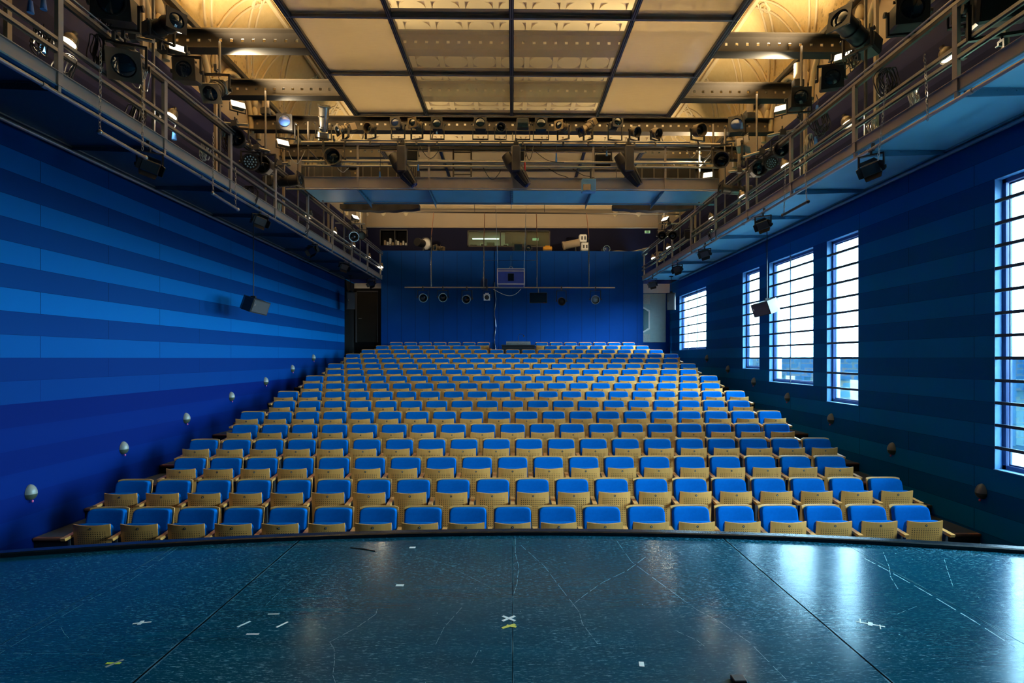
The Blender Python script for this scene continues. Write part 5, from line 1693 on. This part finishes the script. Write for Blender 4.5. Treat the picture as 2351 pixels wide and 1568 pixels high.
# projector case on wires
YP = 17.6
p0, p1 = at(1141, 653, YP), at(1205, 616, YP)
pc = thing('projector_case', 'blue flight case with pale edges hanging on wires', 'case', ((p0.x + p1.x) / 2, YP, (p0.z + p1.z) / 2))
w2, h2, dp = (p1.x - p0.x) / 2, (p1.z - p0.z) / 2, 0.75
MB().mat('case_blue').bb(-w2 + 0.012, w2 - 0.012, 0.01, dp, -h2 + 0.012, h2 - 0.012).build('case_body', None, pc)
m = MB().mat('white_paint')
t = 0.030
for x in (-w2, w2 - t):
    m.bb(x, x + t, 0, t, -h2, h2); m.bb(x, x + t, dp - t, dp, -h2, h2); m.bb(x, x + t, 0, dp, -h2, -h2 + t); m.bb(x, x + t, 0, dp, h2 - t, h2)
for z in (-h2, h2 - t, h2 - 0.10):
    m.bb(-w2, w2, -0.004, t, z, z + t); m.bb(-w2, w2, dp - t, dp, z, z + t)
m.build('edge_trim', None, pc)
MB().mat('lens_glass').bb(-0.09, 0.09, -0.006, 0.012, -h2 * 0.55, h2 * 0.35).build('lens_port', None, pc)
for x, q in ((-w2 + 0.02, 1137), (w2 - 0.02, 1209)):
    top = at(q, 488, YP)
    MB().mat('chain_steel').cyl((x, 0.3, h2), (top.x - (p0.x + p1.x) / 2, -0.4, ZBB + 0.01 - (p0.z + p1.z) / 2), 0.007, n=5).build('suspension_wire', None, pc)
m = MB().mat('chain_steel').tube([(0.06 * math.cos(t), 0.3, h2 + 0.05 + 0.05 * math.sin(t)) for t in (2 * math.pi * k / 10 for k in range(10))], 0.01, 5, True).cyl((0, 0.3, h2 + 0.1), (0, 0.3, h2 + 0.45), 0.006, n=5)
m.build('lifting_ring', None, pc)

# ---- things on the ledge of the rear wall
YL = YB + 0.9
zl = ZBT + 0.001
def onl(px, h): 
    p = at(px, 560, YL); return Vector((p.x, YL, zl + h))
fs = thing('follow_spot', 'large pale follow spot pointing aside on the ledge, towards the windows', 'stage light', onl(1330, 0.0))
hd = MB().mat('taupe').cyl((-0.62, 0, -0.02), (0.0, 0, 0.10), 0.16, 0.16, 16).cyl((-0.68, 0, -0.04), (-0.60, 0, -0.02), 0.18, 0.18, 16).build('barrel', None, fs); hd.location = (0, 0, 0.42)
m = MB().mat('white_paint').bbox(-0.02, 0.30, -0.16, 0.16, 0.10, 0.42, 0.04).bbox(0.06, 0.38, -0.16, 0.16, -0.26, 0.08, 0.04)
m.mat('dark_grey')
for zx in ((0.06, 0.19), (0.18, 0.19), (0.13, -0.16), (0.25, -0.16)): m.bb(zx[0], zx[0] + 0.07, -0.168, -0.158, zx[1], zx[1] + 0.14)
m.build('lamp_house', None, fs).location = (0, 0, 0.42)
MB().mat('black_metal').cyl((-0.15, 0, 0), (-0.15, 0, 0.42), 0.035, n=10).cyl((-0.15, 0, 0), (-0.15, 0, 0.03), 0.16, n=14).build('stand', None, fs)
fs = thing('follow_spot', 'cream round-backed follow spot on the ledge, towards the windowless wall', 'stage light', onl(972, 0.0))
MB().mat('black_metal').cyl((0.0, -0.1, 0), (-0.18, -0.45, 0), 0.15, 0.17, 14).build('barrel', None, fs).location = (0, 0, 0.44)
m = MB().mat('white_paint').sphere((0.1, 0.1, 0), (0.22, 0.22, 0.24), 14, 8); m.mat('dark_grey')
for q in range(3): m.tube([(0.1 + 0.225 * math.cos(t) * math.cos(0.3 * q), -0.05 + 0.07 * q, 0.245 * math.sin(t)) for t in (math.pi * k / 10 for k in range(11))], 0.01, 4)
m.build('lamp_house', None, fs).location = (0, 0, 0.46)
MB().mat('black_metal').cyl((0, 0, 0), (0, 0, 0.44), 0.04, n=10).cyl((0, 0, 0), (0, 0, 0.03), 0.18, n=14).build('stand', None, fs)
for (px, kd, s, pan, h, body, lens, lab) in ((1008, 'profile', 0.28, -40, 0.26, 'brown_metal', 'lens_glass', 'dark bronze spot lying on the ledge beside the cream follow spot'), (1190, 'box', 0.36, 0, 0.30, 'black_metal', 'lens_glass', 'black upright box light on the ledge before the booth window'), (1213, 'par', 0.26, 0, 0.28, 'black_metal', 'lens_glass', 'dark can on the ledge beside the black box light'), (1391, 'par', 0.28, 5, 0.24, 'black_metal', 'lens_blue', 'black can with a pale rim on the ledge beside the timber')):
    o = lantern(kd, onl(px, h), s, pan, 0, False, lab, 'lights on the rear ledge', body, lens, (h - 0.14) / s, rim='led_cell' if px == 1391 else None)
m = MB().mat('yellow_plastic').bbox(-0.19, 0.19, -0.12, 0.12, 0.20, 0.34, 0.03).bbox(-0.10, 0.10, -0.10, 0.10, 0.33, 0.38, 0.02).mat('white_paint').bbox(-0.14, 0.17, -0.12, 0.12, 0.0, 0.10, 0.01).mat('dark_grey').bb(-0.17, 0.17, -0.1, 0.1, 0.10, 0.20)
tag(m.build('tool_box', loc=onl(1257, 0)), 'yellow-topped box on the ledge beneath the booth window', 'box')
m = MB().mat('timber')
for q in range(4): m.bbox(-0.75 + 0.1 * q, 0.95, -0.3 + 0.16 * q, -0.17 + 0.16 * q, 0.0, 0.07, 0.006)
tag(m.build('timber_stack', loc=onl(1430, 0)), 'stack of pale boards on the ledge by the windows', 'timber')
m = MB().mat('cream')
m.shell(lambda u, v: (-0.6 + 1.75 * u, -0.3 + 0.6 * v, 0.10 + 0.18 * (u * u) + 0.03 * math.sin(9 * u + 4 * v)), 18, 5, (0, 0, -0.03))
tag(m.build('folded_sheet', loc=onl(1430, 0)), 'cream sheet thrown over the boards on the ledge', 'sheet')
for i, (px, lab) in enumerate(((930, 'thin wooden batten on the ledge towards the windowless wall'), (1365, 'small pink-topped box on the ledge'), (1041, 'small pale clip box on the ledge'))):
    m = MB().mat('timber' if i != 2 else 'white_paint')
    if i == 0: m.bb(-0.25, 0.3, -0.02, 0.02, 0, 0.02).bb(-0.09, -0.07, -0.02, 0.02, 0.02, 0.14)
    elif i == 1: m.bbox(-0.15, 0.18, -0.08, 0.08, 0, 0.08, 0.01).mat('pink_bulb').bb(-0.12, -0.02, -0.05, 0.05, 0.08, 0.10)
    else: m.bbox(-0.10, 0.10, -0.05, 0.05, 0.0, 0.05, 0.01).mat('dark_grey').bb(-0.04, 0.03, -0.055, -0.045, 0, 0.03)
    tag(m.build('small_box' if i else 'wooden_batten', loc=onl(px, 0)), lab, 'box' if i else 'batten')

# ---- sound desk in the gap of the last rows
yd, zd = ROW0 + ROWD * 15.6, tread_z(16)
P = at(1190, 790, yd)
dk = thing('sound_desk', 'low black sound desk with a grey mixer, in the gap of the last rows', 'mixing desk', (P.x, yd, zd))
tz = P.z - zd - 0.03
MB().mat('black_metal').bbox(-0.62, 0.62, -0.35, 0.35, tz - 0.05, tz, 0.01).bb(-0.60, -0.55, -0.3, 0.3, 0, tz - 0.05).bb(0.55, 0.60, -0.3, 0.3, 0, tz - 0.05).bb(-0.6, 0.6, -0.32, -0.30, 0, tz - 0.05).build('table', None, dk)
m = MB().mat('console_grey').poly([(-0.45, -0.28, tz), (-0.45, 0.28, tz), (-0.45, 0.28, tz + 0.14), (-0.45, -0.28, tz + 0.05)], (0.9, 0, 0))
m.mat('silver')
for q in range(16): m.cyl((-0.4 + q * 0.053, -0.285, tz + 0.03), (-0.4 + q * 0.053, -0.295, tz + 0.03), 0.012, n=6)
m.build('mixer', None, dk)
m = MB().mat('black_rubber').tube([(0.0, 0.2, tz + 0.1), (0.0, 0.18, tz + 0.32), (0.06, 0.14, tz + 0.42), (0.16, 0.10, tz + 0.40), (0.2, 0.08, tz + 0.36)], 0.008, 5); m.cyl((0.2, 0.08, tz + 0.36), (0.21, 0.07, tz + 0.31), 0.02, 0.03, 8)
m.build('gooseneck_lamp', None, dk)
a = at(1137, 700, YB - 0.03)
m = MB().mat('chain_steel').tube([(a.x + 0.03 * math.sin(q * 1.3), YB - 0.03, 1.55 + (ZBT - 2.8) * q / 14) for q in range(15)], 0.012, 5)
tag(m.build('cable'), 'pale cable running down the joint of the blue rear wall', 'cable')

# ---- marks and scraps on the stage
def onstage(px, py): return atz(px, py, 0.0)
def strip(m, c, ax, l, w, z=0.0015):
    a = Vector((math.cos(ax), math.sin(ax), 0)); b = Vector((-a.y, a.x, 0))
    p = [c + a * l / 2 + b * w / 2, c - a * l / 2 + b * w / 2, c - a * l / 2 - b * w / 2, c + a * l / 2 - b * w / 2]
    m.poly([(q.x, q.y, 0.0002) for q in p], (0, 0, z))
def tape(px, py, strips, lab, nm='tape_mark'):
    m = MB()
    z = 0.0012
    for (dx, dy, ang, l, w, mt) in strips:
        m.mat(mt); strip(m, onstage(px + dx, py + dy), R(ang), l, w, z); z += 0.0004
    tag(m.build(nm), lab, 'tape mark', 'tape marks on the stage')
tape(326, 1430, [(0, 0, 12, 0.10, 0.014, 'tape_white'), (-3, 0, 100, 0.05, 0.02, 'tape_white')], 'white tape cross on the dark side of the stage floor')
tape(560, 1433, [(0, 0, 60, 0.085, 0.014, 'tape_white')], 'slanting white tape strip, first of the four forming a box')
tape(628, 1410, [(0, 0, 2, 0.07, 0.012, 'tape_white')], 'white tape strip at the far side of the four-strip box')
tape(648, 1434, [(0, 0, 60, 0.08, 0.013, 'tape_white')], 'slanting white tape strip at the middle-facing side of the box')
tape(580, 1456, [(0, 0, 0, 0.072, 0.014, 'tape_white')], 'white tape strip at the near side of the four-strip box')
tape(260, 1523, [(0, 0, 0, 0.075, 0.016, 'tape_green'), (3, 0, 60, 0.085, 0.014, 'egg_grey')], 'yellow-green tape with a grey strip across it')
tape(947, 1257, [(0, 0, 0, 0.05, 0.035, 'tape_white')], 'small white paper square near the stage curb')
tape(918, 1344, [(0, 0, 0, 0.055, 0.035, 'tape_white')], 'white paper rectangle in the middle depth of the stage')
tape(1168, 1424, [(0, -4, 40, 0.10, 0.018, 'tape_white'), (0, -4, -40, 0.10, 0.018, 'tape_white'), (0, 14, 30, 0.09, 0.02, 'tape_yellow'), (6, 14, -20, 0.06, 0.018, 'tape_yellow')], 'pale and yellow crossed tapes at the stage centre')
tape(1473, 1525, [(0, 0, 82, 0.045, 0.026, 'tape_white')], 'white paper tag near the bottom of the stage view')
tape(1998, 1433, [(0, 0, -28, 0.15, 0.012, 'tape_white'), (0, 0, 55, 0.05, 0.024, 'tape_white'), (-23, -7, 60, 0.06, 0.006, 'tape_white'), (23, 7, 60, 0.06, 0.006, 'tape_white')], 'white tape cross with end ticks on the bright side of the stage')
a, b = onstage(805, 1258), onstage(862, 1266)
m = MB().mat('black_rubber').tube([(a.x, a.y, 0.004), ((a.x + b.x) / 2, (a.y + b.y) / 2 + 0.01, 0.004), (b.x, b.y, 0.004)], 0.004, 5)
tag(m.build('black_wire_scrap'), 'short black wire lying near the stage curb', 'wire')
P = onstage(1693, 1562)
m = MB().mat('black_rubber').bbox(-0.03, 0.035, -0.04, 0.02, 0.0, 0.02, 0.004)
tag(m.build('rubber_block', loc=(P.x, P.y, 0)), 'small black block at the bottom of the stage view', 'block')
